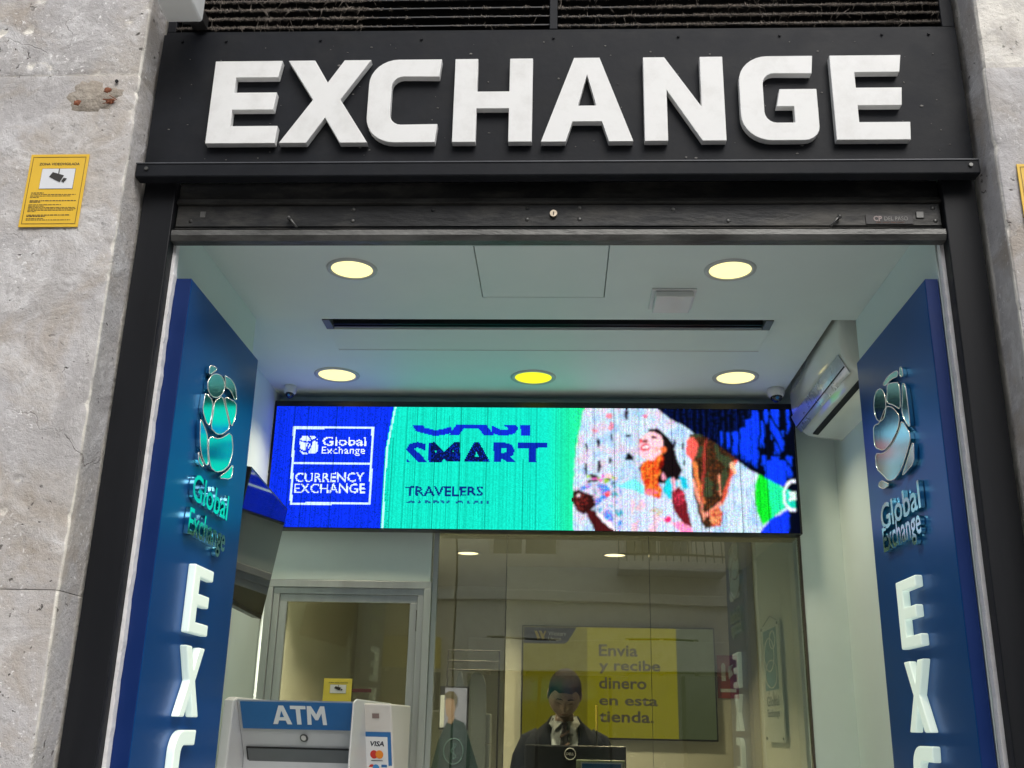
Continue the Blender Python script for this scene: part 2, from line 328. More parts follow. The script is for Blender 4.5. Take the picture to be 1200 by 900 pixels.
# ================================================================== STONE PILLARS
def pillar(side):
    xc = -1.405 if side < 0 else 1.247; xo = xc + side*2.2
    t = thing('stone_pillar', 'weathered grey concrete pillar %s of the shopfront' % ('with a full yellow notice, left' if side < 0 else 'with a cut off yellow notice, right'), 'pillar', (xc, 0, 0))
    zs = [(-.14, .55), (.552, 1.830), (1.832, 3.465), (3.467, 5.1), (5.106, 9)]
    for bi, (z0, z1) in enumerate(zs):
        fine = .5 < z0 < 5 and z0 > .5
        step = .012 if fine and z0 > 1 else .2
        nz = max(2, int((z1-z0)/step))
        # profile along x then round the corner and back to y=.03
        prof = []
        W = 1.0 if fine else 2.2
        xs = [2.2, 1.6, 1.1] + [k*.0125 for k in range(int(.75/.0125), 0, -1)] if z0 > 1 and fine else [2.2, .6, .02]
        for d in xs: prof.append((xc + side*d, -.13, 0))
        prof += [(xc + side*.006, -.1285, 1), (xc + side*.0012, -.123, 1)]
        for yy in np.arange(-.11, .031, .0125) if fine and z0 > 1 else (-.11, .03): prof.append((xc, float(yy), 2))
        bm = bmesh.new(); rows = []
        off = (.006 if (bi == 3 and side > 0) else 0) + (.002*math.sin(bi*5))
        for j in range(nz+1):
            z = z0 + (z1-z0)*j/nz; row = []
            edge = min(z-z0, z1-z)
            for (x, y, k) in prof:
                p = Vector((x, y, z)); q = p*3.1 + Vector((bi*3, side*7, 0))
                big = noise.noise(q)*.004 + noise.noise(p*14)*.0018 + noise.noise(p*45)*.0008
                chip = 0.0
                cd = abs(x-xc) + abs(y+.13)
                c1 = noise.noise(Vector((0, side*4, z*5.5+3)))*.5 + noise.noise(Vector((x*3, 0, z*21)))*.5
                if cd < .035: chip = max(0, c1 - .16)*.045*(1-cd/.035)
                jt = .003*max(0, 1-edge/.006) if fine else 0
                pit = noise.noise(p*26 + Vector((9, 3, 1))); pit = max(0, pit-.42)*.02
                nrm = {0: Vector((0, -1, 0)), 1: Vector((-side*.7, -.7, 0)), 2: Vector((-side, 0, 0))}[k]
                dd = big - chip - jt - pit - off
                if k == 2: dd *= .55
                row.append(bm.verts.new(p + nrm*dd))
            rows.append(row)
        for a, b in zip(rows, rows[1:]):
            for k in range(len(a)-1): bm.faces.new((a[k], a[k+1], b[k+1], b[k]))
        # back shell so the block has depth
        bk = [(xo, .25), (xc, .25)]
        b0 = [bm.verts.new((x, y, z0)) for x, y in bk]; b1 = [bm.verts.new((x, y, z1)) for x, y in bk]
        bm.faces.new((rows[0][0], rows[-1][0], b1[0], b0[0])); bm.faces.new((b0[0], b1[0], b1[1], b0[1])); bm.faces.new((rows[0][-1], b0[1], b1[1], rows[-1][-1]))
        bm.faces.new([v for v in rows[0]] + [b0[1], b0[0]]); bm.faces.new([v for v in rows[-1]] + [b1[1], b1[0]])
        obj('stone_block', bm, 'concrete' if side < 0 else 'concrete2', t, smooth=True).data.set_sharp_from_angle(angle=R(32))
    return t
PL = pillar(-1); PR = pillar(1)
# the old fixing scar on the left pillar: rusty stubs and a brown bare patch
MT['scar'] = mat('bare_brown_mortar', (.35, .305, .25), .95, amt=.3, scale=22, bump=.8, bscale=60, dirt=(.42, .38, .33), damt=.7, dscale=12)
MT['redrust'] = mat('red_rust', (.22, .075, .035), .95, amt=.5, scale=50, bump=.8)
def blob(name, cx, cz, rx, rz, m, y, parent, seed, th=.003, n=44, rough=.4):
    bm = bmesh.new(); pts = []
    for k in range(n):
        a = 2*math.pi*k/n; r = 1 + rough*(noise.noise(Vector((math.cos(a)*1.6, math.sin(a)*1.6, seed))) + .6*noise.noise(Vector((math.cos(a)*5, math.sin(a)*5, seed))))
        pts.append((cx + rx*r*math.cos(a), cz + rz*r*math.sin(a)))
    c = bm.verts.new((cx, y - th, cz)); ring = [bm.verts.new((p[0], y + .003, p[1])) for p in pts]; mid = [bm.verts.new((cx+(p[0]-cx)*.86, y - th*.7, cz+(p[1]-cz)*.86)) for p in pts]
    for k in range(n):
        j = (k+1) % n; bm.faces.new((ring[k], ring[j], mid[j], mid[k])); bm.faces.new((mid[k], mid[j], c))
    return obj(name, bm, m, parent, smooth=True)
sc = blob('mortar_patch', -1.545, 3.38, .085, .055, 'scar', -.1325, PL, 2.0, .0015)
for (x, z, s) in ((-1.592, 3.36, 1), (-1.487, 3.365, 2), (-1.50, 3.405, 1.5)): blob('rust_stain', x, z, .015, .011, 'redrust' if s < 3 else 'rust', -.1335, PL, s*3.3, .0012)
bm = bmesh.new(); bm_cyl(bm, (-1.474, -.136, 3.437), .0055, .004, 'Y', 14); obj('drill_hole', bm, 'dark', PL)
bm = bmesh.new()
for k in range(7): bm_tube(bm, [(-1.485+.004*k, -.138, 3.366), (-1.488+random.uniform(-.02, .03), -.142, 3.366+random.uniform(-.02, .022))], .0012, 5)
obj('rusty_wire', bm, 'redrust', PL)

# ================================================================== FRAME, FASCIA, LETTERS
t = thing('shopfront_frame', 'tall black steel frame lining both sides of the shop opening', 'door frame', (0, 0, 0))
for s, x0, x1 in ((-1, -1.394, -1.290), (1, 1.128, 1.230)):
    bm = bmesh.new(); bm_box(bm, x0, x1, 0, .028, .0, 3.16, .003)
    xa, xb = (x1-.018, x1-.002) if s < 0 else (x0+.002, x0+.018)
    bm_box(bm, xa, xb, .0285, .06, .0, 3.16, .002); obj('jamb', bm, 'jamb', t)
# ragged plaster edge between jamb and blue panel
for s in (-1, 1):
    bm = bmesh.new(); xj = -1.2912 if s < 0 else 1.1292; n = 120; L_ = []; Rr = []
    for k in range(n+1):
        z = .02 + (3.04-.02)*k/n; e = .0115 + .0030*noise.noise(Vector((s*3, 0, z*9))) + .0022*noise.noise(Vector((s*3, 5, z*40)))
        L_.append(bm.verts.new((xj, .046, z))); Rr.append(bm.verts.new((xj - s*e, .045 + .003*noise.noise(Vector((1, s, z*30))), z)))
    bk = [bm.verts.new((v.co.x, .0705, v.co.z)) for v in Rr]
    for k in range(n): bm.faces.new((L_[k], L_[k+1], Rr[k+1], Rr[k])); bm.faces.new((Rr[k], Rr[k+1], bk[k+1], bk[k]))
    o = obj('plaster_strip', bm, 'plaster'); o['kind'] = 'structure'

sign = thing('shop_sign', 'large black fascia sign reading EXCHANGE in raised white letters', 'sign', (-.08, 0, 3.2))
bm = bmesh.new(); bm_prism(bm, [(-1.396, 3.185), (1.228, 3.172), (1.228, 3.689), (-1.396, 3.700)], front(0), .0, .02)
obj('fascia_board', bm, 'black', sign)
bm = bmesh.new(); bm_box(bm, -1.402, 1.224, -.065, -.0205, 3.132, 3.182, .004)
lg = obj('ledge', bm, 'black', sign)
bm = bmesh.new(); bm_box(bm, -1.402, 1.224, -.068, -.062, 3.1775, 3.1815, .0008); obj('ledge_rim', bm, mat('worn_edge', (.07, .075, .085), .4, amt=.3), lg)
for x in (-1.366, 1.196):
    bm = bmesh.new(); bm_cyl(bm, (x, -.067, 3.16), .006, .006, 'Y', 12); obj('screw', bm, 'steel', sign)
for x in (-1.18, -.86, -.52, -.08, .33, .66, .99, 1.14, -1.33):
    bm = bmesh.new(); bm_cyl(bm, (x, -.0225, 3.672), .0045, .006, 'Y', 10); obj('rivet', bm, 'black', sign)

def arc(cx, cy, rx, ry, a0, a1, n=9): return [(cx+rx*math.cos(R(a0+(a1-a0)*k/(n-1))), cy+ry*math.sin(R(a0+(a1-a0)*k/(n-1)))) for k in range(n)]
S_ = .24; H_ = .205   # stroke widths in letter heights (h-normalised x uses the same unit)
def gE(w): return [(0, 0), (w, 0), (w+.015, H_), (S_, H_), (S_, .40), (w-.05, .40), (w-.03, .61), (S_, .61), (S_, 1-H_), (w-.035, 1-H_), (w-.005, 1), (0, 1)]
gX = [(0, 0), (.285, 0), (.46, .30), (.635, 0), (.92, 0), (.605, .515), (.90, 1), (.615, 1), (.455, .725), (.30, 1), (.015, 1), (.315, .515)]
gC = arc(.30, .30, .30, .30, 180, 270) + [(.72, 0), (.74, .215)] + arc(.36, .34, .12, .13, 270, 180, 6) + arc(.36, .66, .12, .13, 180, 90, 6) + [(.735, .785), (.755, 1)] + arc(.30, .70, .30, .30, 90, 180)
gH = [(0, 0), (.24, 0), (.24, .395), (.575, .395), (.575, 0), (.815, 0), (.815, 1), (.575, 1), (.575, .60), (.24, .60), (.24, 1), (0, 1)]
gA_o = [(0, 0), (.25, 0), (.32, .235), (.62, .235), (.69, 0), (.935, 0), (.60, 1), (.335, 1)]
gA_i = [(.375, .42), (.47, .80), (.565, .42)]
gN = [(0, 0), (.235, 0), (.235, .60), (.58, 0), (.82, 0), (.82, 1), (.585, 1), (.585, .40), (.22, 1), (0, 1)]
gG = arc(.30, .30, .30, .30, 180, 270) + arc(.62, .16, .16, .16, 270, 360, 6) + [(.78, .60), (.405, .60), (.365, .395), (.54, .395), (.54, .22)] + [(.54, .205)] + arc(.36, .335, .12, .13, 270, 180, 6) + arc(.36, .66, .12, .13, 180, 90, 6) + [(.745, .785), (.765, 1)] + arc(.30, .70, .30, .30, 90, 180)
def letter(g, x0, z0, h, parent, y=-.0215, d=.026, inner=None, name='letter', wsc=1.0, m='letter'):
    bm = bmesh.new()
    if inner is None:
        bm_prism(bm, [(x0+p[0]*h*wsc, z0+p[1]*h) for p in g], lambda a, b, q: Vector((a, y-q, b)), 0, d)
    else:   # outline with a counter: bridge polygon
        o = [(x0+p[0]*h, z0+p[1]*h) for p in g]; i_ = [(x0+p[0]*h, z0+p[1]*h) for p in inner]
        for dd in (0, d):
            vo = [bm.verts.new((p[0], y-dd, p[1])) for p in o]; vi = [bm.verts.new((p[0], y-dd, p[1])) for p in i_]
            if dd == 0: v0 = (vo, vi)
            # faces: legs, bar, top
            O, I = vo, vi
            for f in ([O[0], O[1], O[2], I[0], I[1], O[7]], [O[2], O[3], I[2], I[0]], [O[3], O[4], O[5], O[6], I[1], I[2]], [O[7], I[1], O[6]]): bm.faces.new(f)
        for a, b in ((v0[0], vo), (v0[1], vi)):
            n = len(a)
            for k in range(n): bm.faces.new((a[k], a[(k+1) % n], b[(k+1) % n], b[k]))
    o = obj(name, bm, m, parent)
    md = o.modifiers.new('Bevel', 'BEVEL'); md.width = .0014; md.segments = 2; md.limit_method = 'ANGLE'; md.angle_limit = R(50)
    return o
for g, x, inn in ((gE(.725), -1.196, None), (gX, -.957, None), (gC, -.679, None), (gH, -.400, None), (gA_o, -.117, gA_i), (gN, .210, None), (gG, .514, None), (gE(.73), .806, None)):
    letter(g, x, 3.262, .311, sign, inner=inn)
# specks of dirt and dead insects on the fascia
bm = bmesh.new()
for k in range(150):
    x = random.uniform(-1.36, 1.2); z = random.uniform(3.19, 3.66); r = random.uniform(.0008, .0028)
    bmesh.ops.create_icosphere(bm, subdivisions=0 or 1, radius=r, matrix=Matrix.Translation((x, -.021, z)) @ Matrix.Diagonal((random.uniform(1, 2.5), .6, random.uniform(.6, 1.6), 1)))
o = obj('dirt_specks', bm, mat('pale_dust', (.17, .165, .155), .9), sign); o['kind'] = 'stuff'

# ================================================================== VENTILATION GRILLE
t = thing('ventilation_grille', 'dusty black louvred ventilation grille above the EXCHANGE sign', 'grille', (-.08, 0, 3.7))
bm = bmesh.new(); bm_prism(bm, [(-1.392, 3.703), (1.23, 3.692), (1.23, 3.706), (-1.392, 3.716)], front(0), -.03, .012)
bm_box(bm, -1.392, -1.362, -.012, .03, 3.717, 4.06, .002); bm_box(bm, 1.190, 1.23, -.012, .03, 3.707, 4.06, .002)
obj('frame', bm, 'black', t)
bm = bmesh.new(); bm_box(bm, -.094, -.068, -.014, .03, 3.7125, 4.06, .002); obj('mullion', bm, 'black', t)
for half, (x0, x1) in enumerate(((-1.361, -.095), (-.067, 1.189))):
    me = None
    for k in range(9):
        z = 3.735 + k*.0355 - (.004 if half else 0)
        if me is None:
            bm = bmesh.new(); bm_prism(bm, [(-.005, 0), (.028, .022), (.028, .026), (-.004, .005)], lambda a, b, q: Vector((q, a, b)), x0, x1)
            bmesh.ops.recalc_face_normals(bm, faces=bm.faces); me = bpy.data.meshes.new('slat'); bm.to_mesh(me); bm.free(); me.materials.append(MT['slat']); me.transform(Matrix.Translation((.08, 0, 0)))
        o = bpy.data.objects.new('slat', me); col.objects.link(o); o.parent = t; o.location = (0, 0, z-3.7)
# lint hanging on the slats
bm = bmesh.new()
def fuzz(x, z, dens):
    n = 5
    for q in range(n):
        p = Vector((x+random.gauss(0, .004), -.006+random.uniform(-.003, .002), z+.002+random.gauss(0, .0018)))
        L = random.uniform(.004, .011) * (1 if random.random() < .96 else 3.0)
        d = Vector((random.gauss(0, 1), random.gauss(0, .5), random.gauss(-.25, .8))).normalized()*L
        s = d.orthogonal().normalized()*random.uniform(.0006, .0017)
        vs = [bm.verts.new(p-s), bm.verts.new(p+s), bm.verts.new(p+d+Vector((0, 0, -.001)))]; bm.faces.new(vs)
for k in range(4):
    for half in (0, 1):
        z = 3.735 + k*.0355 - (.004 if half else 0)
        x = (-1.361, -.067)[half]; x1 = (-.095, 1.189)[half]
        while x < x1:
            g = abs(x+.30) < .42
            dens = .12 if (g and half == 0) else (.45 if half and x < .25 else 1)
            dens *= .35 + 1.1*max(0, noise.noise(Vector((x*5, k*3, half)))+.45)
            if random.random() < dens: fuzz(x, z, dens)
            x += .0016
o = obj('lint', bm, 'lint', t); o['kind'] = 'stuff'

# ================================================================== ROLLING SHUTTER
t = thing('rolling_shutter', 'raised rolling shutter, greasy black bottom bar across the top of the opening', 'shutter', (-.08, .03, 2.94))
bm = bmesh.new(); bm_box(bm, -1.288, 1.126, .030, .05, 3.085, 3.16); obj('guide_cover', bm, 'shutter', t)
bm = bmesh.new(); bm_prism(bm, [(.016, 3.082), (.024, 3.100), (.05, 3.102), (.05, 3.078)], lambda a, b, q: Vector((q, a, b)), -1.289, 1.127)
md = obj('upper_rail', bm, 'lip', t)
bm = bmesh.new(); bm_box(bm, -1.287, 1.125, .026, .05, 3.002, 3.0775, .002); obj('bottom_slat', bm, 'shutter', t)
bm = bmesh.new(); bm_prism(bm, [(.022, 2.992), (.03, 3.001), (.05, 3.001), (.05, 2.985), (.03, 2.985)], lambda a, b, q: Vector((q, a, b)), -1.287, 1.125); obj('groove_rail', bm, 'shutter', t)
bm = bmesh.new(); bm_prism(bm, [(.004, 2.962), (.006, 2.9805), (.046, 2.9835), (.046, 2.945), (.012, 2.945)], lambda a, b, q: Vector((q, a, b)), -1.290+.002, 1.126)
obj('bottom_bar', bm, 'lip', t)
bm = bmesh.new(); bm_cyl(bm, (-.076, .022, 3.043), .0115, .012, 'Y', 24); lk = obj('lock', bm, 'brass', t)
bm = bmesh.new(); bm_box(bm, -.0775, -.0745, .0148, .0162, 3.036, 3.048); obj('keyhole', bm, 'dark', lk)
for x, z in ((-.159, 3.066), (-.159, 3.026), (.006, 3.066), (.006, 3.026), (-1.239, 3.022), (1.102, 3.062), (1.106, 3.018), (-.715, 3.062), (-.715, 3.022), (-.46, 3.06), (.47, 3.02), (.3, 3.06)):
    bm = bmesh.new(); bmesh.ops.create_uvsphere(bm, u_segments=12, v_segments=6, radius=.007, matrix=Matrix.Translation((x, .026, z)) @ Matrix.Diagonal((1, .5, 1, 1))); obj('rivet', bm, 'steel' if random.random() < .4 else 'shutter', t, smooth=True)
for x, sx in ((-.917, 1), (.81, -1)):
    bm = bmesh.new(); bm_tube(bm, [(x, .026, 3.026), (x, .012, 3.026), (x+sx*.008, .008, 3.018), (x+sx*.03, .008, 2.990)], .0035, 8); bmesh.ops.create_uvsphere(bm, u_segments=10, v_segments=6, radius=.007, matrix=Matrix.Translation((x, .012, 3.026))); obj('hook', bm, 'steel', t, smooth=True)
pl = box('nameplate', (.893, 1.038, .0235, .0262, 3.006, 3.040), mat('nameplate_black', (.02, .017, .016), .4, amt=.5, scale=50), t, .001)
put_text('DEL PASO', .950, 1.022, 3.018, 3.032, front(.0228), mat('worn_silver_print', (.33, .32, .30), .5, amt=.4, scale=90), pl, off=.01)
put_text('CP', .917, .943, 3.016, 3.034, front(.0228), mat('worn_pink_print', (.45, .36, .34), .5, amt=.3, scale=90), pl, off=.03)
put_text('DEL PASO DEL PASO', .925, 1.01, 3.010, 3.0135, front(.0228), 'redrust', pl)
box('latch_plate', (1.048, 1.073, .0225, .0262, 3.026, 3.050), 'steel', t, .002)
box('tape_scrap', (-1.210, -1.193, .0245, .0262, 3.035, 3.056), 'lip', t)

# lamp housing above the left end of the sign
t = thing('lamp_housing', 'pale grey plastic box fixed above the left end of the sign', 'lamp', (-1.27, -.14, 3.64))
bm = bmesh.new(); pr = [(-.235, .012), (-.22, 0), (-.14, -.006), (-.131, .008), (-.131, .2), (-.235, .2)]
bm_prism(bm, [(a, 3.662+b) for a, b in pr], lambda a, b, q: Vector((q, a, b)), -1.338, -1.222); o = obj('housing', bm, 'plasticw', t)
md = o.modifiers.new('Bevel', 'BEVEL'); md.width = .008; md.segments = 3
bm = bmesh.new(); bm_box(bm, -1.30, -1.25, -.131, -.10, 3.68, 3.76); bm_box(bm, -1.30, -1.25, -.102, -.02, 3.72, 3.76); obj('bracket', bm, 'steel', t)

# ================================================================== YELLOW NOTICES
def notice(x0, x1, z0, z1, y, label, nm='camera_warning_notice', big=True, th=.003, mt='yellow'):
    t = thing(nm, label, 'warning sign', ((x0+x1)/2, y, z0))
    w_, h_ = x1-x0, z1-z0; X = lambda u: x0+u*w_; Zz = lambda v: z0+v*h_
    pb = box('notice_plate', (x0, x1, y-th, y, z0, z1), mt, t, .0008)
    f = front(y-th-.0006)
    def rect(name, u0, u1, v0, v1, m, e=0):
        bm = bmesh.new(); bm_box(bm, X(u0), X(u1), y-th-.0008-e, y-th-.0003-e, Zz(v0), Zz(v1)); return obj(name, bm, m, t)
    if big:
        bm = bmesh.new()
        for (u0, u1, v0, v1) in ((.045, .055, .04, .962), (.945, .955, .04, .962), (.0555, .9445, .955, .962), (.0555, .9445, .04, .047)): bm_box(bm, X(u0), X(u1), y-th-.0008, y-th-.0003, Zz(v0), Zz(v1))
        obj('border_line', bm, 'inkbrown', t)
    rect('picture_border', .235, .81, .515, .80, 'ink'); rect('picture_field', .24, .805, .52, .795, 'paper', .0006)
    # camera pictogram
    bm = bmesh.new(); ff = lambda a, b, q: Vector((X(a), y-th-.0021-q, Zz(b)))
    bm_prism(bm, [(.38, .68), (.43, .745), (.63, .70), (.575, .605)], ff, 0, .0004); obj('camera_body_print', bm, 'ink', t)
    bm = bmesh.new(); bm_prism(bm, [(.60, .62), (.635, .665), (.69, .655), (.645, .60)], ff, 0.0005, .0009); obj('camera_lens_print', bm, 'ink', t)
    bm = bmesh.new(); bm_prism(bm, [(.53, .72), (.545, .72), (.545, .79), (.53, .79)], ff, .001, .0013); obj('camera_arm_print', bm, 'ink', t)
    put_text('ZONA VIDEOVIGILADA', X(.17), X(.86), Zz(.845), Zz(.88), front(y-th-.0006), 'ink', t, off=.02)
    if big:
        rows = [(.462, .12, .33, 1), (.440, .12, .88, 0), (.420, .11, .80, 0), (.400, .11, .26, 0), (.355, .12, .90, 1), (.337, .12, .30, 1), (.300, .11, .66, 0), (.282, .11, .38, 0), (.262, .11, .90, 0), (.244, .11, .93, 0), (.226, .11, .88, 0), (.208, .11, .25, 0), (.160, .11, .84, 1), (.142, .11, .42, 1), (.112, .11, .40, 0), (.094, .11, .86, 0)]
        random.seed(3)
        bm = bmesh.new()
        for v, u0, u1, b in rows:
            u = u0
            while u < u1:       # illegible small print: strings of word-sized strokes
                L = random.uniform(.015, .07); hh = (.0052 if b else .0036)
                bm_box(bm, X(u), X(min(u+L, u1)), y-th-.0006, y-th-.0002, Zz(v-hh), Zz(v+hh)); u += L+.011
        o = obj('small_print', bm, 'ink', t); o['kind'] = 'stuff'
    return t
nl = notice(-.0925, .0925, 0, .252, 0, 'yellow ZONA VIDEOVIGILADA notice stuck on the left concrete pillar')
nl.location = (-1.612, -.1345, 2.918); nl.rotation_euler = (0, R(-.2), 0)
nr = notice(-.0925, .0925, 0, .252, 0, 'yellow camera warning notice cut off at the right edge of the photo')
nr.location = (1.389, -.1345, 2.868); nr.rotation_euler = (0, R(.3), 0)
# a small one on the door glass
notice(-1.155, -1.021, 1.570, 1.708, 2.098, 'small yellow camera sticker on the door glass above the cash machine', big=False, th=.0015, mt='yellow2', nm='camera_sticker')

# ================================================================== BLUE SIDE PANELS
EMB_L = {
 'tri':[(0.283,2.626),(0.368,2.641),(0.287,2.589)],
 'oval':[(0.450,2.608),(0.441,2.618),(0.425,2.625),(0.403,2.627),(0.378,2.624),(0.352,2.617),(0.328,2.607),(0.307,2.594),(0.293,2.579),(0.285,2.565),(0.286,2.553),(0.294,2.543),(0.308,2.536),(0.329,2.533),(0.353,2.535),(0.379,2.542),(0.404,2.552),(0.425,2.565),(0.441,2.579),(0.450,2.594)],
 'arc':[(0.435,2.640),(0.504,2.651),(0.560,2.644),(0.593,2.604),(0.569,2.594),(0.517,2.613),(0.455,2.605),(0.453,2.628)],
 'midl':[(0.273,2.525),(0.355,2.522),(0.357,2.468),(0.347,2.432),(0.311,2.435),(0.267,2.464),(0.270,2.495)],
 'midc':[(0.366,2.523),(0.438,2.568),(0.491,2.534),(0.555,2.486),(0.488,2.444),(0.425,2.426),(0.361,2.430),(0.368,2.480)],
 'midr':[(0.457,2.573),(0.592,2.591),(0.603,2.560),(0.590,2.522),(0.566,2.491),(0.500,2.537)],
 'lowl':[(0.258,2.427),(0.275,2.428),(0.340,2.399),(0.355,2.358),(0.381,2.310),(0.357,2.300),(0.310,2.319),(0.280,2.353)],
 'lowc':[(0.353,2.400),(0.460,2.417),(0.574,2.477),(0.615,2.419),(0.589,2.359),(0.530,2.324),(0.463,2.303),(0.406,2.305),(0.371,2.339)],
 'botl':[(0.272,2.326),(0.299,2.312),(0.340,2.296),(0.329,2.288),(0.288,2.294)],
 'botr':[(0.627,2.372),(0.635,2.349),(0.625,2.317),(0.488,2.289),(0.577,2.335)],
}
EMB_R = {
 'bar':[(0.330,2.646),(0.314,2.639),(0.309,2.609),(0.336,2.612),(0.339,2.631)],
 'arct':[(0.519,2.648),(0.452,2.658),(0.370,2.647),(0.350,2.635),(0.365,2.624),(0.422,2.636),(0.490,2.634)],
 'topc':[(0.472,2.633),(0.426,2.623),(0.354,2.601),(0.354,2.554),(0.368,2.512),(0.426,2.545),(0.498,2.576),(0.479,2.603)],
 'topr':[(0.325,2.589),(0.298,2.574),(0.293,2.504),(0.293,2.436),(0.306,2.436),(0.343,2.473),(0.356,2.504),(0.336,2.540)],
 'oval':[(0.505,2.570),(0.503,2.588),(0.507,2.605),(0.517,2.622),(0.532,2.635),(0.551,2.644),(0.572,2.648),(0.593,2.647),(0.611,2.639),(0.626,2.627),(0.634,2.611),(0.636,2.593),(0.632,2.575),(0.621,2.558),(0.605,2.545),(0.585,2.536),(0.565,2.533),(0.544,2.535),(0.527,2.543),(0.513,2.555)],
 'mid':[(0.662,2.542),(0.590,2.531),(0.506,2.567),(0.439,2.542),(0.379,2.492),(0.414,2.456),(0.499,2.432),(0.576,2.428),(0.665,2.463),(0.671,2.496)],
 'big':[(0.365,2.476),(0.294,2.403),(0.341,2.367),(0.413,2.325),(0.489,2.308),(0.559,2.319),(0.601,2.347),(0.672,2.389),(0.671,2.444),(0.578,2.419),(0.476,2.426),(0.397,2.451)],
 'botr':[(0.294,2.378),(0.278,2.372),(0.296,2.314),(0.398,2.302),(0.415,2.304),(0.333,2.350)],
 'botl':[(0.657,2.337),(0.618,2.334),(0.549,2.304),(0.615,2.303),(0.666,2.323)],
}
def smooth_poly(p):     # one round of corner cutting
    out = []
    n = len(p)
    for i in range(n):
        a, b = p[i], p[(i+1) % n]
        out += [(a[0]*.8+b[0]*.2, a[1]*.8+b[1]*.2), (a[0]*.2+b[0]*.8, a[1]*.2+b[1]*.8)]
    return out
def blue_panel(s):
    xf = -1.229 if s < 0 else 1.070      # face looking into the doorway
    xb = -1.286 if s < 0 else 1.110
    t = thing('blue_sign_panel', 'deep blue side panel with chrome logo and white letters, %s side of the entrance' % ('left' if s < 0 else 'right'), 'sign panel', ((xf+xb)/2, .03, .02), group='blue sign panels flanking the entrance')
    bm = bmesh.new(); bm_box(bm, min(xf, xb), max(xf, xb), .075, .838, .02, 2.843, .004); obj('panel_body', bm, ['blue'], t)
    bm = bmesh.new(); bm_box(bm, min(xf, xb)+.0005, max(xf, xb)-.0005, .0715, .0745, .021, 2.842, .001); obj('edge_band', bm, 'blueedge', t)
    fr = lambda a, b, d: Vector((xf - s*d, a, b))
    for k, pts in (EMB_L if s < 0 else EMB_R).items():
        pts = smooth_poly(pts) if k != 'oval' else pts
        bm = bmesh.new(); bm_prism(bm, pts, fr, .001, .0145)
        e = obj('emblem_piece', bm, 'tealreflection', t)
        bm = bmesh.new(); P = [fr(a, b, .0145) for a, b in pts]; bm_tube(bm, P+[P[0], P[1]], .0017, 6); obj('emblem_rim', bm, 'chromeedge', e, smooth=True)
    if s < 0: rows = (('Global', .262, .625, 2.168, 2.243, 2.283), ('Exchange', .262, .632, 2.055, 2.115, 2.15))
    else: rows = (('Global', .272, .672, 2.168, 2.243, 2.283), ('Exchange', .290, .672, 2.09, 2.14, 2.18))
    for wd, y0, y1, z0, z1, zt in rows:
        desc = 0.0 if wd == 'Global' else .022
        if s < 0: put_text(wd, y0, y1, z0-desc, z0+.088, lambda a, b, d: Vector((xf + .009 + d, a, b)), 'tealreflection', t, 'brand_lettering', off=.012, extrude=.007)
        else: put_text(wd, y0, y1, z0-desc, z0+.088, lambda a, b, d: Vector((xf - .009 - d, (y0+y1)-a, b)), 'tealreflection', t, 'brand_lettering', off=.012, extrude=.007)
    # column of raised white letters
    gS = dict(E=[(0, 0), (.78, 0), (.78, .17), (.24, .17), (.24, .41), (.70, .41), (.70, .59), (.24, .59), (.24, .83), (.78, .83), (.78, 1), (0, 1)],
              X=[(0, 0), (.25, 0), (.45, .36), (.65, 0), (.90, 0), (.585, .51), (.88, 1), (.63, 1), (.45, .68), (.27, 1), (.02, 1), (.315, .51)],
              C=gC, H=gH, N=gN, G=gG)
    z = 1.765
    for ch in 'EXCHANGE':
        h = .212 if ch in 'EX' else .212
        y0, y1 = (.345, .525) if s < 0 else (.365, .555)
        wmax = {'E': .78, 'X': .90, 'C': .755, 'H': .815, 'A': .935, 'N': .82, 'G': .78}[ch]
        def f2(a, b, d, z=z, wmax=wmax):
            u = a/wmax; yy = y0 + u*(y1-y0) if s < 0 else y1 - u*(y1-y0)
            return Vector((xf - s*d, yy, z + b*h))
        bm = bmesh.new()
        if ch == 'A':
            bm_prism(bm, [(0, 0), (.25, 0), (.335, .235), (.60, .235), (.69, 0), (.935, 0), (.60, 1), (.335, 1)], f2, .001, .026)
        else: bm_prism(bm, gS[ch], f2, .001, .026)
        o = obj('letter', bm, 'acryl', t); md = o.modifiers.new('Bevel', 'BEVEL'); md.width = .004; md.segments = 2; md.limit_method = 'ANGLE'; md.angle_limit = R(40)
        z -= .2505
    return t
blue_panel(-1); blue_panel(1)

# ================================================================== CEILING FITTINGS
def downlight(x, y, z, r, label, glow='lampglow', grp='recessed round ceiling lights', power=0, cool=(1, .86, .6)):
    t = thing('ceiling_downlight', label, 'ceiling light', (x, y, z), group=grp)
    bm = bmesh.new(); n = 40; rings = []
    for rr, dz in ((r*1.24, .0), (r*1.22, -.005), (r*1.06, -.007), (r*1.0, -.003), (r*.99, .0015)):
        rings.append([(x+rr*math.cos(2*math.pi*k/n), y+rr*math.sin(2*math.pi*k/n), z+dz) for k in range(n)])
    bm_loft(bm, rings, cap=False); obj('trim_ring', bm, 'ring', t, smooth=True)
    bm = bmesh.new(); bm_cyl(bm, (x, y, z-.0015), r*.995, .002, 'Z', 40); obj('diffuser', bm, glow, t)
    if power:
        ld = bpy.data.lights.new('downlight_beam', 'AREA'); ld.shape = 'DISK'; ld.size = r*1.8; ld.energy = power; ld.color = cool; ld.spread = R(110)
        lo = bpy.data.objects.new('downlight_beam', ld); col.objects.link(lo); lo.parent = t; lo.location = (0, 0, -.012)
    return t
downlight(-.804, .466, 3.06, .074, 'round warm downlight in the front ceiling above the left panel', power=3.4)
downlight(.548, .472, 3.06, .074, 'round warm downlight in the front ceiling near the plastic vent box', power=3.4)
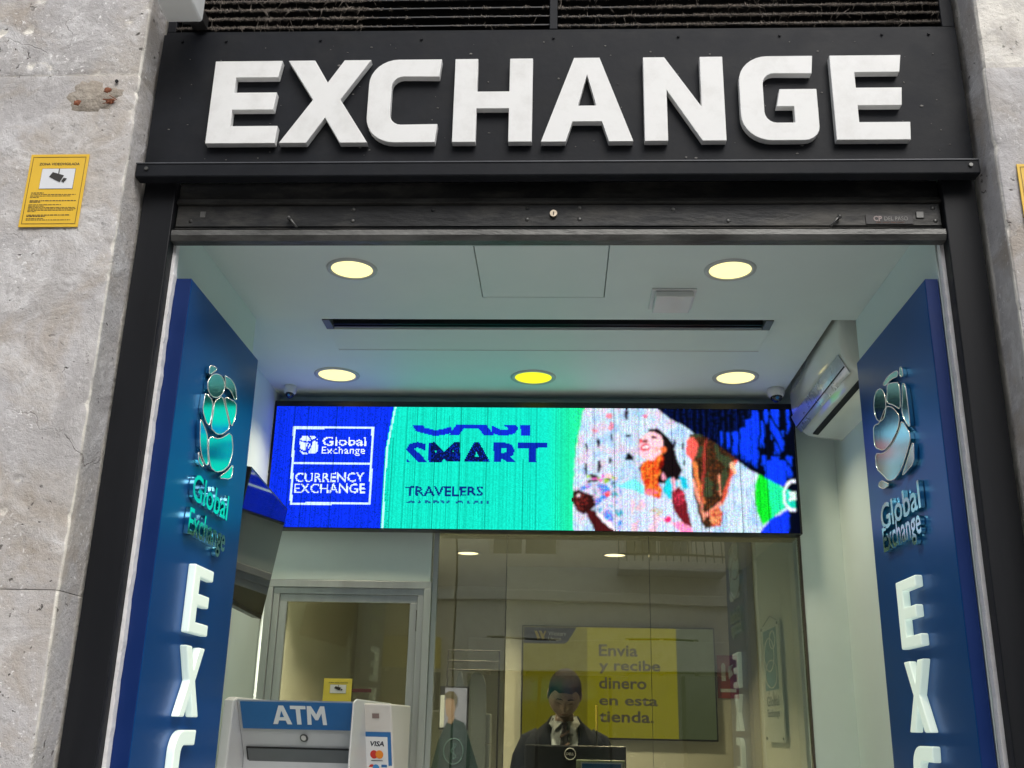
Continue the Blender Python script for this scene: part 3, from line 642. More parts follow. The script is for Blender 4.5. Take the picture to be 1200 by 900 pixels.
downlight(-1.127, 1.751, 3.10, .088, 'warm downlight by the left dome camera', power=3.4)
downlight(-.182, 1.773, 3.10, .088, 'greenish yellow downlight above the middle of the screen', 'lampgreen', power=1.8, cool=(.9, 1, .5))
downlight(.776, 1.758, 3.10, .088, 'warm downlight by the air conditioner and right dome camera', power=3.4)
downlight(-.585, 3.10, 2.47, .06, 'small downlight in the office ceiling, left of two', 'lampoff', 'small office ceiling lights', power=9, cool=(1, .86, .60))
downlight(.268, 3.10, 2.47, .06, 'small downlight in the office ceiling, right of two', 'lampoff', 'small office ceiling lights', power=9, cool=(1, .86, .60))

ld = None
downlight(-.03, 2.285, 2.47, .06, 'added unseen office ceiling light hidden behind the screen, right', 'lampoff', 'small office ceiling lights', power=9, cool=(1, .92, .75))  # added lamp, hidden by the screen, to brighten the clerk from the front
downlight(-1.05, 2.285, 2.47, .06, 'added unseen office ceiling light hidden behind the screen, left', 'lampoff', 'small office ceiling lights', power=10, cool=(1, .92, .75))  # second added lamp out of view, brightens the office behind the door
t = thing('slot_diffuser', 'long ceiling air slot with a dark gap in front of a pale drop panel', 'air vent', (-.1, 1.1, 3.06))
box('drop_panel', (-1.02, .795, 1.046, 1.285, 3.055, 3.0995), 'ceil', t, .002)
box('panel_edge_trim', (-1.02, .795, 1.2855, 1.289, 3.0535, 3.0995), 'plasticw', t)
box('slot_back', (-1.02, .795, .946, 1.045, 3.085, 3.0995), 'dark', t)
box('slot_rail', (-.985, .760, 1.018, 1.022, 3.057, 3.0845), 'bezel', t)
box('slot_rail', (-.985, .760, 1.000, 1.003, 3.060, 3.0845), 'bezel', t)
for x in (-1.02, .765): box('slot_end', (x, x+.03, .9465, 1.045, 3.056, 3.0848), mat('slot_end_grey', (.12, .13, .13), .5), t)
t = thing('smoke_vent_box', 'small square plastic grille box on the ceiling below the right downlight', 'ceiling vent', (.37, .73, 3.06))
box('base', (.286, .452, .632, .825, 3.053, 3.0595), 'plasticw', t, .003)
box('cover', (.300, .440, .640, .800, 3.028, 3.0515), 'plasticw', t, .004)

def dome(x, y, z, label, big):
    t = thing('dome_camera', label, 'security camera', (x, y, z), group='dome cameras at the top corners of the screen')
    r = .042 if big else .032
    bm = bmesh.new(); n = 28
    prof = [(r*.95, 0), (r, -.006), (r*1.02, -.02), (r*.88, -.036), (r*.72, -.044)]
    bm_loft(bm, [[(x+q*math.cos(2*math.pi*k/n), y+q*math.sin(2*math.pi*k/n), z+dz) for k in range(n)] for q, dz in prof]); obj('housing', bm, 'plasticw', t, smooth=True)
    bm = bmesh.new(); bmesh.ops.create_uvsphere(bm, u_segments=20, v_segments=12, radius=r*.70, matrix=Matrix.Translation((x, y-.004, z-.040))); obj('dome', bm, 'screen', t, smooth=True)
    bm = bmesh.new(); bmesh.ops.create_uvsphere(bm, u_segments=12, v_segments=8, radius=r*.22, matrix=Matrix.Translation((x, y-r*.60, z-.052))); obj('lens', bm, 'lblue', t, smooth=True)
    return t
dome(-1.398, 1.93, 3.10, 'small white dome camera above the left corner of the screen', False)
dome(.998, 1.93, 3.10, 'larger white dome camera above the right corner of the screen', True)

# ================================================================== AIR CONDITIONER
t = thing('air_conditioner', 'glossy white wall air conditioner with chrome strip by the right wall', 'air conditioner', (1.2, 1.45, 2.84))
ac_ = [(1.302, 2.845), (1.161, 2.860), (1.126, 2.871), (1.099, 2.895), (1.075, 2.94), (1.066, 2.998), (1.065, 3.068), (1.075, 3.138), (1.102, 3.202), (1.143, 3.255), (1.20, 3.296), (1.302, 3.307)]
bm = bmesh.new(); bm_loft(bm, [[(x if x > 1.3 else x+e*(.035), y, z) for x, z in ac_] for y, e in ((1.02, .8), (1.03, .25), (1.045, 0), (1.925, 0), (1.943, .25), (1.947, .7))])
obj('casing', bm, 'acgloss', t, smooth=True).data.set_sharp_from_angle(angle=R(40))
bm = bmesh.new(); bm_prism(bm, [(1.1075, 2.880), (1.0885, 2.907), (1.0675, 2.953), (1.0615, 2.953), (1.0825, 2.904), (1.1035, 2.875)], lambda a, b, q: Vector((a, q, b)), 1.05, 1.92); obj('chrome_strip', bm, mat('crinkled_chrome', (.82, .87, .95), .28, metal=.55, amt=.1, bump=.5, bscale=35), t, smooth=True)
bm = bmesh.new(); bm_prism(bm, [(1.0865, 2.902), (1.0835, 2.906), (1.0805, 2.903), (1.0835, 2.899)], lambda a, b, q: Vector((a, q, b)), 1.05, 1.92); obj('seam', bm, 'dark', t)
bm = bmesh.new(); bm_prism(bm, [(1.150, 2.8643), (1.173, 2.8608), (1.173, 2.853), (1.148, 2.857)], lambda a, b, q: Vector((a, q, b)), 1.08, 1.88); obj('outlet_slot', bm, 'dark', t)

# ================================================================== WALL TV (left)
TL, TB = Vector((-1.295, 1.75, 2.428)), Vector((-1.362, 1.68, 1.935))
t = thing('wall_television', 'dark glossy television tilted down from the left wall, reflecting blue', 'television', (-1.33, 1.3, 2.18))
up = (TL-TB); back = Vector((-math.sin(R(4.5)), math.cos(R(4.5)), 0)).normalized()*-1   # direction towards the street along the screen
up = up - back*up.dot(back); hgt = up.length; up.normalize(); nrm = up.cross(back).normalized()
if nrm.x < 0: nrm = -nrm
W_ = .80
def tvp(a, b, d): return TB + back*a + up*b + nrm*d
bm = bmesh.new(); bm_prism(bm, [(0, 0), (W_, 0), (W_, hgt), (0, hgt)], tvp, -.04, 0); obj('television_case', bm, 'bezel', t)
bm = bmesh.new(); bm_prism(bm, [(.008, .016), (W_-.008, .016), (W_-.008, hgt-.008), (.008, hgt-.008)], tvp, .0002, .0016); obj('screen', bm, 'screen', t)
bm = bmesh.new(); bm_prism(bm, [(.15, .15), (.35, .15), (.35, .32), (.15, .32)], tvp, -.06, -.0405); bm_tube(bm, [tvp(.25, .23, -.06), (-1.49, 1.45, 2.2)], .02, 8); obj('bracket', bm, 'bezel', t)

# ================================================================== LED SCREEN
H0 = [(324.9, 476.1), (928.1, 480.1), (938.1, 625.0), (311.2, 617.3)]    # picture corners the print was drawn over
NX, NY = 512, 123
def homog(src, dst):
    A = []
    for (x, y), (u, v) in zip(src, dst): A += [[x, y, 1, 0, 0, 0, -u*x, -u*y, -u], [0, 0, 0, x, y, 1, -v*x, -v*y, -v]]
    return np.linalg.svd(np.array(A, float))[2][-1].reshape(3, 3)
Hm = homog([(0, 0), (1, 0), (1, 1), (0, 1)], H0); Hi = np.linalg.inv(Hm)
gu, gv = np.meshgrid((np.arange(NX)+.5)/NX, (np.arange(NY)+.5)/NY)
q = np.stack([gu, gv, np.ones_like(gu)], -1) @ Hm.T; PX, PY = q[..., 0]/q[..., 2], q[..., 1]/q[..., 2]
img = np.zeros((NY, NX, 3)); 
def srgb(c): return np.array(s2l(c))
img[:] = srgb((12, 56, 218))
def inpoly(pts):
    m = np.zeros(PX.shape, bool); n = len(pts)
    for i in range(n):
        (x0, y0), (x1, y1) = pts[i], pts[(i+1) % n]
        if y0 == y1: continue
        c = ((y0 > PY) != (y1 > PY)) & (PX < (x1-x0)*(PY-y0)/(y1-y0)+x0); m ^= c
    return m
def poly(pts, c, clip=None):
    m = inpoly(pts)
    if clip is not None: m &= clip
    img[m] = srgb(c); return m
def ell(cx, cy, rx, ry): return ((PX-cx)/rx)**2 + ((PY-cy)/ry)**2 < 1
def stext(s, x0, x1, y0, y1, c, clip=None, off=.0, y1o=None):
    me = text_me(s, 1, 0, off, 2); me.calc_loop_triangles(); co = np.array([v.co[:2] for v in me.vertices]); lo, hi = co.min(0), co.max(0)
    P = np.stack([x0+(co[:, 0]-lo[0])/(hi[0]-lo[0])*(x1-x0), y1-(co[:, 1]-lo[1])/(hi[1]-lo[1])*(y1-y0)], 1)
    m = np.zeros(PX.shape, bool)
    for tr in me.loop_triangles:
        a, b, d = P[tr.vertices[0]], P[tr.vertices[1]], P[tr.vertices[2]]
        f = lambda p, r: (r[0]-p[0])*(PY-p[1]) - (r[1]-p[1])*(PX-p[0])
        s1, s2, s3 = f(a, b), f(b, d), f(d, a); m |= ((s1 >= 0) & (s2 >= 0) & (s3 >= 0)) | ((s1 <= 0) & (s2 <= 0) & (s3 <= 0))
    if clip is not None: m &= clip
    img[m] = srgb(c) if isinstance(c, tuple) else c; bpy.data.meshes.remove(me)
TEAL = (18, 212, 184); WH = (205, 226, 245)
poly([(463, 470), (458, 495), (452, 525), (449, 560), (447, 600), (446, 625), (700, 625), (700, 470)], TEAL)
poly([(464, 470), (459, 495), (453, 525), (450, 560), (448, 600), (447, 625), (449, 625), (450, 600), (452, 560), (455, 525), (461, 495), (466, 470)], (170, 240, 245))
gr = (PX > 640) & (PX < 700); mx = np.clip((PX-640)/48, 0, 1)[..., None]; base = img.copy(); img[gr] = (srgb(TEAL)*(1-mx*.75) + srgb((40, 232, 110))*mx*.75)[gr]
# left box
def frame_(x0, y0, x1, y1, w, c, sk=0.0):
    for r in ([(x0, y0), (x1, y0), (x1, y0+w), (x0, y0+w)], [(x0-sk, y1-w), (x1-sk, y1-w), (x1-sk, y1), (x0-sk, y1)], [(x0, y0), (x0+w, y0), (x0+w-sk, y1), (x0-sk, y1)], [(x1-w, y0), (x1, y0), (x1-sk, y1), (x1-w-sk, y1)]): poly(r, c)
frame_(343.5, 500, 438.5, 591.5, 2.7, (205, 235, 255), 4)
poly([(342, 541), (436, 542), (436, 544.5), (342, 543.5)], (205, 235, 255))
stext('Global', 378, 429, 512, 522.5, (225, 240, 255), off=.008); stext('Exchange', 377, 428, 523.5, 534.5, (225, 240, 255), off=.0)
stext('CURRENCY', 346, 427, 554, 565, (215, 235, 255), off=.006); stext('EXCHANGE', 345, 428, 566.8, 578, (215, 235, 255), off=.006)
g = (np.abs(PX-362) < 10.5) & (np.abs(PY-521.5) < 10.5) & ~((np.abs(PX-362)+np.abs(PY-521.5)) > 17.5); img[g] = srgb((210, 232, 255))
for e in (ell(357, 519, 8, 10), ell(368, 526, 9, 11), ell(362, 514, 12, 6)):
    big = e; 
for (cx, cy, rx, ry) in ((357, 519, 8, 10), (369, 527, 9, 11), (360, 511, 12, 7)):
    v = np.sqrt(((PX-cx)/rx)**2+((PY-cy)/ry)**2); img[g & (np.abs(v-1) < .11)] = srgb((20, 60, 220))
# headline, cut by the refresh of the panel
INK = (14, 48, 190)
stext('CASH', 481, 655, 478, 511, INK, (PY > 498) & (PX < 640), off=.035)
stext('SMART', 476, 641, 518, 551, (10, 40, 165), (PY < 541.5), off=.035)
sm_ = (PY > 518) & (PY < 541.5) & (PX > 505) & (PX < 572); hm = sm_ & (img[..., 2] < .5) & (img[..., 1] < .2) & (rng.random(PX.shape) < .75); img[hm] = srgb((8, 22, 70))
stext('TRAVELERS', 475, 566, 570, 581.5, (12, 44, 120), off=.02)
stext('CARRY CASH', 475, 573, 586.5, 600, (20, 90, 140), (PY < 590), off=.02)
# photo field (edges broken up by a small warp)
PX0_, PY0_ = PX.copy(), PY.copy()
wz = np.array([[noise.noise(Vector((x*.11, y*.11, 9.1))) for x in range(NX)] for y in range(NY)]); wz2 = np.array([[noise.noise(Vector((x*.11, y*.11, 3.7))) for x in range(NX)] for y in range(NY)])
PX = PX + 2.0*wz; PY = PY + 2.0*wz2
ph = poly([(688, 470), (682, 490), (676, 520), (672, 560), (671, 600), (672, 630), (890, 630), (960, 560), (960, 470)], WH)
ntex = np.array([[noise.noise(Vector((x*.05, y*.05, 1.3))) for x in range(NX)] for y in range(NY)])
nt2 = np.array([[noise.noise(Vector((x*.105, y*.105, 4.3))) for x in range(NX)] for y in range(NY)])
nt3 = rng.random((NY, NX))
fx = np.clip(nt2*2.2, 0, 1)[..., None]*.55*(PX < 790)[..., None]; fy = np.clip(-nt2*2.2, 0, 1)[..., None]*.6; st_ = (.88+.12*np.sin(PX*1.1+ntex*6))[..., None]
sh_ = (srgb(WH)*(1-fx)+srgb((228, 180, 205))*fx); sh_ = (sh_*(1-fy)+srgb((140, 190, 236))*fy)*st_; img[ph] = sh_[ph]
# old town facade windows behind her
for cx, cy, rx, ry in ((687, 524, 1.6, 6), (701, 520, 2, 5), (734, 485, 2, 8), (687, 549, 1.6, 8), (701, 547, 2, 8), (716, 513, 1.5, 5), (716, 540, 1.5, 4), (790, 520, 1.6, 6), (801, 523, 1.6, 5), (801, 543, 1.5, 4)):
    img[ell(cx, cy, rx, ry) & ph] = srgb((36, 22, 40))
for cx, cy, rx, ry in ((697, 505, 4, 2), (714, 488, 4, 4), (716, 500, 3, 5), (756, 487, 3, 2)): img[ell(cx, cy, rx, ry) & ph] = srgb((225, 130, 150))
img[ell(736, 511, 3, 2)] = srgb((30, 20, 30)); img[inpoly([(731, 539), (734, 533), (738, 531), (742, 535), (743, 540)])] = srgb((18, 14, 18))
# navy shards top right
nav = poly([(763, 470), (775, 484), (800, 500), (830, 520), (862, 540), (896, 560), (921, 573), (960, 590), (960, 470)], (6, 14, 48))
img[nav] = srgb((5, 8, 22)); strk = nav & (PX > 766) & (PX < 880) & ((np.sin(PX*1.9)+np.sin(PX*.83+2)) > .6) & (nt3 > .3) & (PY < 512+(PX-800)*.5); img[strk] = srgb((9, 26, 92))
for (a0, a1, b0, b1) in ((303, 318, 198, 290), (347, 370, 198, 308), (388, 422, 200, 345), (433, 470, 180, 372), (468, 508, 125, 395), (512, 555, 55, 425), (572, 595, 130, 290), (592, 620, 55, 150), (636, 690, 55, 240), (660, 722, 200, 338), (742, 758, 55, 205), (578, 600, 350, 430), (604, 738, 395, 560), (640, 700, 370, 420), (742, 775, 360, 505), (606, 634, 440, 500)):
    X0_, X1_, Y0_, Y1_ = 790+a0/5.627, 790+a1/5.627, 470+b0/5.627, 470+b1/5.627
    img[nav & (PX > X0_) & (PX < X1_) & (PY > Y0_+rng.uniform(-1, 1)) & (PY < Y1_+3*np.sin(PX*2.1))] = srgb((14, 68, 232))
for a in ((888, 480, 936, 566), (898, 478, 932, 540)):
    d = np.abs((a[3]-a[1])*(PX-a[0])-(a[2]-a[0])*(PY-a[1]))/math.hypot(a[2]-a[0], a[3]-a[1]); img[nav & (d < 1.2)] = srgb((5, 8, 20))
dk = nav & (PY-(470+25+(PX-764)*.665) > -9-3*np.sin(PX*.7)); img[dk & (PX > 800)] = srgb((6, 7, 12))
bl = poly([(884, 630), (905, 606), (935, 592), (960, 592), (960, 630)], (16, 62, 225)); poly([(921, 592), (925, 605), (924, 630), (960, 630), (960, 585)], (5, 9, 26))
img[bl & (PX > 930)] = srgb((5, 9, 26))
# friend's long dark hair, face and hands
poly([(808, 510), (818, 508), (830, 514), (845, 525), (862, 538), (858, 556), (850, 578), (842, 600), (838, 616), (826, 620), (818, 602), (815, 585), (812, 565), (810, 540)], (44, 32, 22))
hm = inpoly([(808, 510), (818, 508), (830, 514), (845, 525), (862, 538), (858, 556), (850, 578), (842, 600), (838, 616), (826, 620), (818, 602), (815, 585), (812, 565), (810, 540)])
img[hm & (nt3 > .8)] = srgb((112, 60, 30)); img[hm & (nt2 > .25)] = srgb((58, 66, 44))
for a in ((813, 540, 824, 590, 2.2, (232, 130, 70)), (827, 516, 822, 600, 1.2, (170, 60, 50)), (842, 556, 845, 582, 1.2, (240, 150, 110)), (862, 540, 846, 592, 2.0, (214, 84, 62)), (858, 542, 862, 556, 2.2, (248, 190, 150)), (812, 560, 826, 610, 1.6, (236, 150, 120)), (846, 590, 826, 604, 2.4, (240, 150, 130))):
    x0, y0, x1, y1, wd, cc = a; L2 = math.hypot(x1-x0, y1-y0); tt = ((PX-x0)*(x1-x0)+(PY-y0)*(y1-y0))/L2**2; d = np.abs((y1-y0)*(PX-x0)-(x1-x0)*(PY-y0))/L2
    img[(tt > 0) & (tt < 1) & (d < wd)] = srgb(cc)
poly([(806, 515), (813, 512), (818, 520), (816, 532), (811, 540), (804, 532)], (236, 96, 84)); poly([(830, 600), (842, 594), (848, 603), (845, 616), (834, 617)], (190, 70, 48))
img[ell(838, 605, 8, 10) & (nt3 > .6)] = srgb((250, 170, 110))
# woman: hair, face, neck, top
poly([(760, 503), (770, 502), (780, 508), (788, 520), (793, 536), (799, 552), (796, 562), (784, 566), (772, 566), (766, 556), (762, 530)], (22, 14, 16))
poly([(748, 548), (755, 540), (757, 552), (752, 556)], (25, 14, 16))
poly([(751, 543), (776, 530), (778, 545), (770, 560), (776, 575), (773, 584), (757, 582), (752, 562)], (232, 84, 32))
nk = inpoly([(751, 543), (776, 530), (778, 545), (770, 560), (776, 575), (773, 584), (757, 582), (752, 562)]); img[nk & (nt3 > .6)] = srgb((190, 30, 18)); img[nk & (nt3 < .18)] = srgb((255, 170, 60)); img[nk & (nt2 > .3)] = srgb((120, 20, 12))
poly([(757, 508), (765, 505), (774, 510), (777, 522), (775, 532), (766, 540), (755, 537), (749, 531), (748, 521), (751, 515)], (246, 196, 205))
img[ell(756, 518, 4.2, 1.8)] = srgb((130, 40, 50)); img[ell(766, 513, 3.6, 1.6)] = srgb((90, 40, 60)); img[ell(756, 525, 6.5, 4)] = srgb((206, 50, 60)); img[ell(757, 525, 4.6, 1.5)] = srgb((252, 240, 250)); img[ell(777, 527, 3, 4)] = srgb((240, 110, 60)); img[ell(770, 527, 3, 3)] = srgb((250, 160, 150))
img[ell(751, 517, 2.5, 3)] = srgb((210, 60, 70))
poly([(776, 576), (780, 562), (786, 560), (795, 566), (790, 580), (784, 586)], (30, 196, 214)); poly([(796, 560), (804, 560), (806, 572), (800, 574)], (24, 190, 215)); poly([(720, 570), (735, 564), (745, 562), (754, 570), (757, 582), (735, 578)], (120, 226, 232))
img[ell(763, 577, 8, 4) & (nt3 > .4)] = srgb((235, 80, 160))
# flowers, map, hands
for k in range(26):
    cx, cy = rng.uniform(688, 722), 562 + rng.uniform(-5, 4); cc = [(150, 190, 60), (60, 70, 50), (230, 110, 190), (240, 190, 190), (20, 30, 24)][k % 5]; img[ell(cx, cy, 2.6, 1.8)] = srgb(cc)
mp = poly([(680, 570), (700, 566), (722, 569), (755, 580), (785, 586), (790, 600), (800, 618), (808, 630), (724, 630), (712, 612), (698, 596), (684, 584)], (196, 210, 234))
img[mp & (nt2 > .2) & (PX < 728)] = srgb((70, 150, 220)); img[mp & (nt2 < -.25) & (PX < 730)] = srgb((60, 170, 190)); img[ell(711, 579, 3.5, 3.5)] = srgb((225, 40, 50)); img[mp & (PX < 728) & (nt3 > .86)] = srgb((235, 150, 180)); img[mp & (PX > 740) & (nt2 > .22)] = srgb((224, 190, 205)); img[ell(770, 600, 9, 4) & (nt3 > .5)] = srgb((190, 170, 120))
poly([(671, 576), (679, 573), (685, 578), (696, 581), (698, 592), (690, 600), (684, 603), (676, 598), (671, 590)], (48, 18, 18)); img[ell(681, 588, 9, 9) & (nt3 > .75)] = srgb((150, 50, 44)); img[ell(677, 581, 1.8, 2)] = srgb((235, 210, 220))
poly([(686, 602), (696, 597), (706, 608), (722, 622), (724, 630), (700, 630), (694, 614)], (70, 20, 22))
poly([(699, 598), (704, 602), (716, 614), (722, 620), (720, 622), (706, 611), (699, 603)], (240, 230, 240))
poly([(788, 574), (796, 570), (803, 580), (806, 600), (811, 616), (810, 630), (800, 612), (790, 600), (786, 588)], (110, 26, 34)); img[ell(795, 583, 7, 9) & (nt3 > .55)] = srgb((226, 60, 90)); poly([(786, 562), (790, 560), (793, 572), (789, 576)], (240, 170, 190)); poly([(786, 612), (798, 612), (812, 620), (812, 630), (796, 622)], (250, 150, 190)); img[ell(783, 609, 4, 4)] = srgb((226, 36, 110)); poly([(774, 556), (778, 554), (780, 560), (776, 562)], (236, 150, 170))
PX, PY = PX0_, PY0_
# green wedge and round mark
gw = poly([(889, 556), (921, 573), (926, 580), (924, 592), (894, 616), (887, 600), (884, 585), (885, 568)], (30, 226, 150)); g1 = gw & (PX < 899+np.clip((PY-560)*.12, 0, 6)) ; img[g1] = srgb((16, 214, 40))
poly([(921, 573), (960, 590), (960, 600), (918, 596)], (22, 205, 175)); img[(PX > 932)] = srgb((5, 8, 24))
v = np.sqrt(((PX-930)/11.5)**2+((PY-581)/17)**2); img[(np.abs(v-1) < .11) & (PX < 933)] = srgb((235, 245, 255)); poly([(924, 577), (933, 576), (933, 586), (924, 587), (926, 582)], (225, 250, 245))
# ---- LED artefacts: dark column seams, per-diode scatter
amp = (.86+.28*rng.random((NY, NX))) ; colamp = 1-.26*rng.random(NX)**1.5; soft = img.copy(); soft[1:-1, 1:-1] = (img[1:-1, 1:-1]*2+img[:-2, 1:-1]+img[2:, 1:-1]+img[1:-1, :-2]+img[1:-1, 2:])/6; s2_ = soft.copy(); s2_[1:-1, 1:-1] = (soft[1:-1, 1:-1]*2+soft[:-2, 1:-1]+soft[2:, 1:-1]+soft[1:-1, :-2]+soft[1:-1, 2:])/6; soft = s2_; pm = (PX > 671)[..., None]; img = np.where(pm, soft, img)
img = np.clip(img*(1+.22*pm*(rng.random((NY, NX, 3))-.5)*2), 0, 1); img *= (amp*colamp[None, :])[..., None]
x = 4
while x < NX: 
    L0 = rng.integers(0, NY//2) if rng.random() < .3 else 0; img[L0:, x] *= rng.uniform(.45, .9); x += int(rng.choice([7, 10, 12, 13, 19]))
wn = (PX < 455) & (rng.random(PX.shape) < .12); img[wn & (img[..., 0] < .1)] *= .55
ov = (img[..., 2] > .45) & (img[..., 1] < .3); img = np.clip(img, 0, 1.2); img[ov, 2] *= 1.1; img[ov, 1] *= .72   # the blue diodes overdrive the camera
x0, x1, z0, z1 = -1.476, 1.086, 2.404, 3.016
t = thing('led_display', 'wide lit LED screen advertising currency exchange with a laughing traveller', 'led screen', (-.195, 2.0, 2.404))
xs = np.linspace(x0, x1, NX+1); zs = np.linspace(z1, z0, NY+1); vv = np.array([(x, 1.998, z) for z in zs for x in xs]) - np.array([-.195, 2.0, 2.404])
me = bpy.data.meshes.new('picture'); fc = [(j*(NX+1)+i, (j+1)*(NX+1)+i, (j+1)*(NX+1)+i+1, j*(NX+1)+i+1) for j in range(NY) for i in range(NX)]
me.from_pydata([tuple(v) for v in vv], [], fc); ca = me.color_attributes.new('led', 'FLOAT_COLOR', 'CORNER')
cc = np.ones((NX*NY, 4, 4)); cc[:, :, :3] = img.reshape(-1, 3)[:, None, :]; ca.data.foreach_set('color', cc.ravel().astype(np.float32))
m = bpy.data.materials.new('led_picture'); m.use_nodes = True; n_ = m.node_tree; n_.nodes.clear()
at = N(n_, 'ShaderNodeAttribute', _attribute_name='led'); e = N(n_, 'ShaderNodeEmission', Strength=.88); o_ = N(n_, 'ShaderNodeOutputMaterial'); n_.links.new(at.outputs['Color'], e.inputs[0]); n_.links.new(e.outputs[0], o_.inputs[0])
obj('picture', me, m, t)
box('cabinet', (x0-.012, x1+.010, 1.9995, 2.095, z0-.004, z1+.030), 'bezel', t, .002)
LEDM = m

# ================================================================== GLASS WALL, DOOR
t = thing('glass_partition', 'tall olive tinted glass wall beneath the LED screen', 'glass wall', (.2, 2.12, .02))
for a, b in ((-.640, -.309), (-.306, .379), (.382, 1.098)): box('pane', (a, b, 2.116, 2.124, .05, 2.428), 'glass', t)
for a in (-.3085, .3795): box('joint', (a, a+.002, 2.1165, 2.1235, .05, 2.428), 'bezel', t)
box('post', (-.664, -.6405, 2.10, 2.14, .02, 2.4285), 'alu', t, .002)
box('post', (1.0985, 1.1055, 2.096, 2.14, .02, 2.4285), mat('brown_edge_post', (.09, .075, .065), .5), t)
t = thing('aluminium_door', 'aluminium framed glass door behind the cash machine', 'door', (-1.07, 2.1, .02))
def ubar(name, x0, x1, zt, wd, y0, y1, m):
    bm = bmesh.new(); bm_box(bm, x0, x0+wd, y0, y1, .02, zt-wd-.0005, .002); bm_box(bm, x1-wd, x1, y0, y1, .02, zt-wd-.0005, .002); bm_box(bm, x0, x1, y0, y1, zt-wd, zt, .002); return obj(name, bm, m, t)
ubar('outer_frame', -1.466, -.6655, 2.163, .034, 2.078, 2.13, 'alu'); ubar('frame_step', -1.431, -.7005, 2.1285, .03, 2.09, 2.13, 'alu'); ubar('sash', -1.400, -.7315, 2.098, .036, 2.100, 2.13, 'alu')
box('door_glass', (-1.363, -.7685, 2.106, 2.112, .06, 2.0615), 'doorglass', t)
box('hinge', (-.735, -.715, 2.094, 2.0995, 1.93, 2.03), 'steel', t, .002)
box('notice_label', (-1.02, -.93, 2.1035, 2.1058, 1.648, 1.664), mat('maroon_plastic', (.10, .03, .03), .5), t)

# ================================================================== ATM
t = thing('cash_machine', 'silver cash machine with a blue ATM header', 'atm', (-1.035, 1.35, .02), rz=R(-7))
# local: x right, y back, z up. face leans out at the top
def fp(yt, zt, yb, zb): return lambda a, b, d: Vector((a, yt + (yb-yt)*(zt-b)/(zt-zb) - d, b))
ZT = 1.568
prof = [(-.15, ZT-.002), (-.035, 1.36), (-.02, .9), (-.15, .85), (-.15, 0), (.32, 0), (.32, ZT-.03), (.30, ZT)]
bm = bmesh.new(); bm_prism(bm, prof, lambda a, b, q: Vector((q, a, b)), -.245, .228); o = obj('casing', bm, 'atm', t, local=True)
for x0_, x1_ in ((-.288, -.247), (.2285, .236)):
    bm = bmesh.new(); bm_prism(bm, [(-.175, ZT-.004), (-.19, 1.2), (-.19, 0), (.33, 0), (.33, ZT+.004), (-.14, ZT+.008)], lambda a, b, q: Vector((q, a, b)), x0_, x1_); o = obj('side_cheek', bm, 'atm', t, local=True)
    md = o.modifiers.new('Bevel', 'BEVEL'); md.width = .006; md.segments = 2
F = fp(-.15, ZT-.002, -.035, 1.36)
bm = bmesh.new(); bm_prism(bm, [(-.232, 1.461), (.222, 1.461), (.222, ZT-.008), (-.232, ZT-.008)], F, .0005, .006); hd = obj('header_panel', bm, 'atmblue', t, local=True)
MT['brightprint'] = mat('white_print_bright', (.80, .82, .82), .5, amt=.02)
for g_, x_, w_, i_ in (([(0, 0), (.22, 0), (.29, .2), (.61, .2), (.68, 0), (.90, 0), (.56, 1), (.34, 1)], -.105, .077, [(.35, .38), (.45, .72), (.55, .38)]), ([(.27, 0), (.48, 0), (.48, .82), (.75, .82), (.75, 1), (0, 1), (0, .82), (.27, .82)], -.030, .062, None), ([(0, 0), (.20, 0), (.22, .62), (.42, .25), (.55, .25), (.75, .62), (.77, 0), (.97, 0), (.92, 1), (.72, 1), (.485, .55), (.25, 1), (.05, 1)], .034, .078, None)):
    wm = max(p[0] for p in g_)
    bm = bmesh.new(); bm_prism(bm, g_, lambda a, b, d: F(x_+a/wm*w_, 1.479+b*.068, .0065+d), 0, .0015); obj('header_lettering', bm, 'brightprint', hd, local=True)
    if i_: bm = bmesh.new(); bm_prism(bm, i_, lambda a, b, d: F(x_+a/wm*w_, 1.479+b*.068, .0082+d), 0, .0006); obj('letter_counter', bm, 'atmblue', hd, local=True)
bm = bmesh.new(); bm_prism(bm, [(-.228, 1.18), (.215, 1.18), (.215, 1.395), (-.228, 1.395)], F, .001, .008); obj('screen_surround', bm, 'bezel', t, local=True)
bm = bmesh.new(); bm_prism(bm, [(-.222, 1.19), (.209, 1.19), (.209, 1.388), (-.222, 1.388)], F, .0085, .010); obj('screen', bm, mat('grey_matt_screen', (.13, .14, .145), .35, amt=.1), t, local=True)
for r_, d0, d1, mm_ in ((.016, 0.0, .006, 'steel'), (.010, .0065, .009, 'atmlight')):
    bm = bmesh.new(); bm_prism(bm, [(.012+r_*math.cos(k*math.pi/12), 1.430+r_*math.sin(k*math.pi/12)*.92) for k in range(24)], F, d0+.0005, d1); obj('lock', bm, mm_, t, local=True)
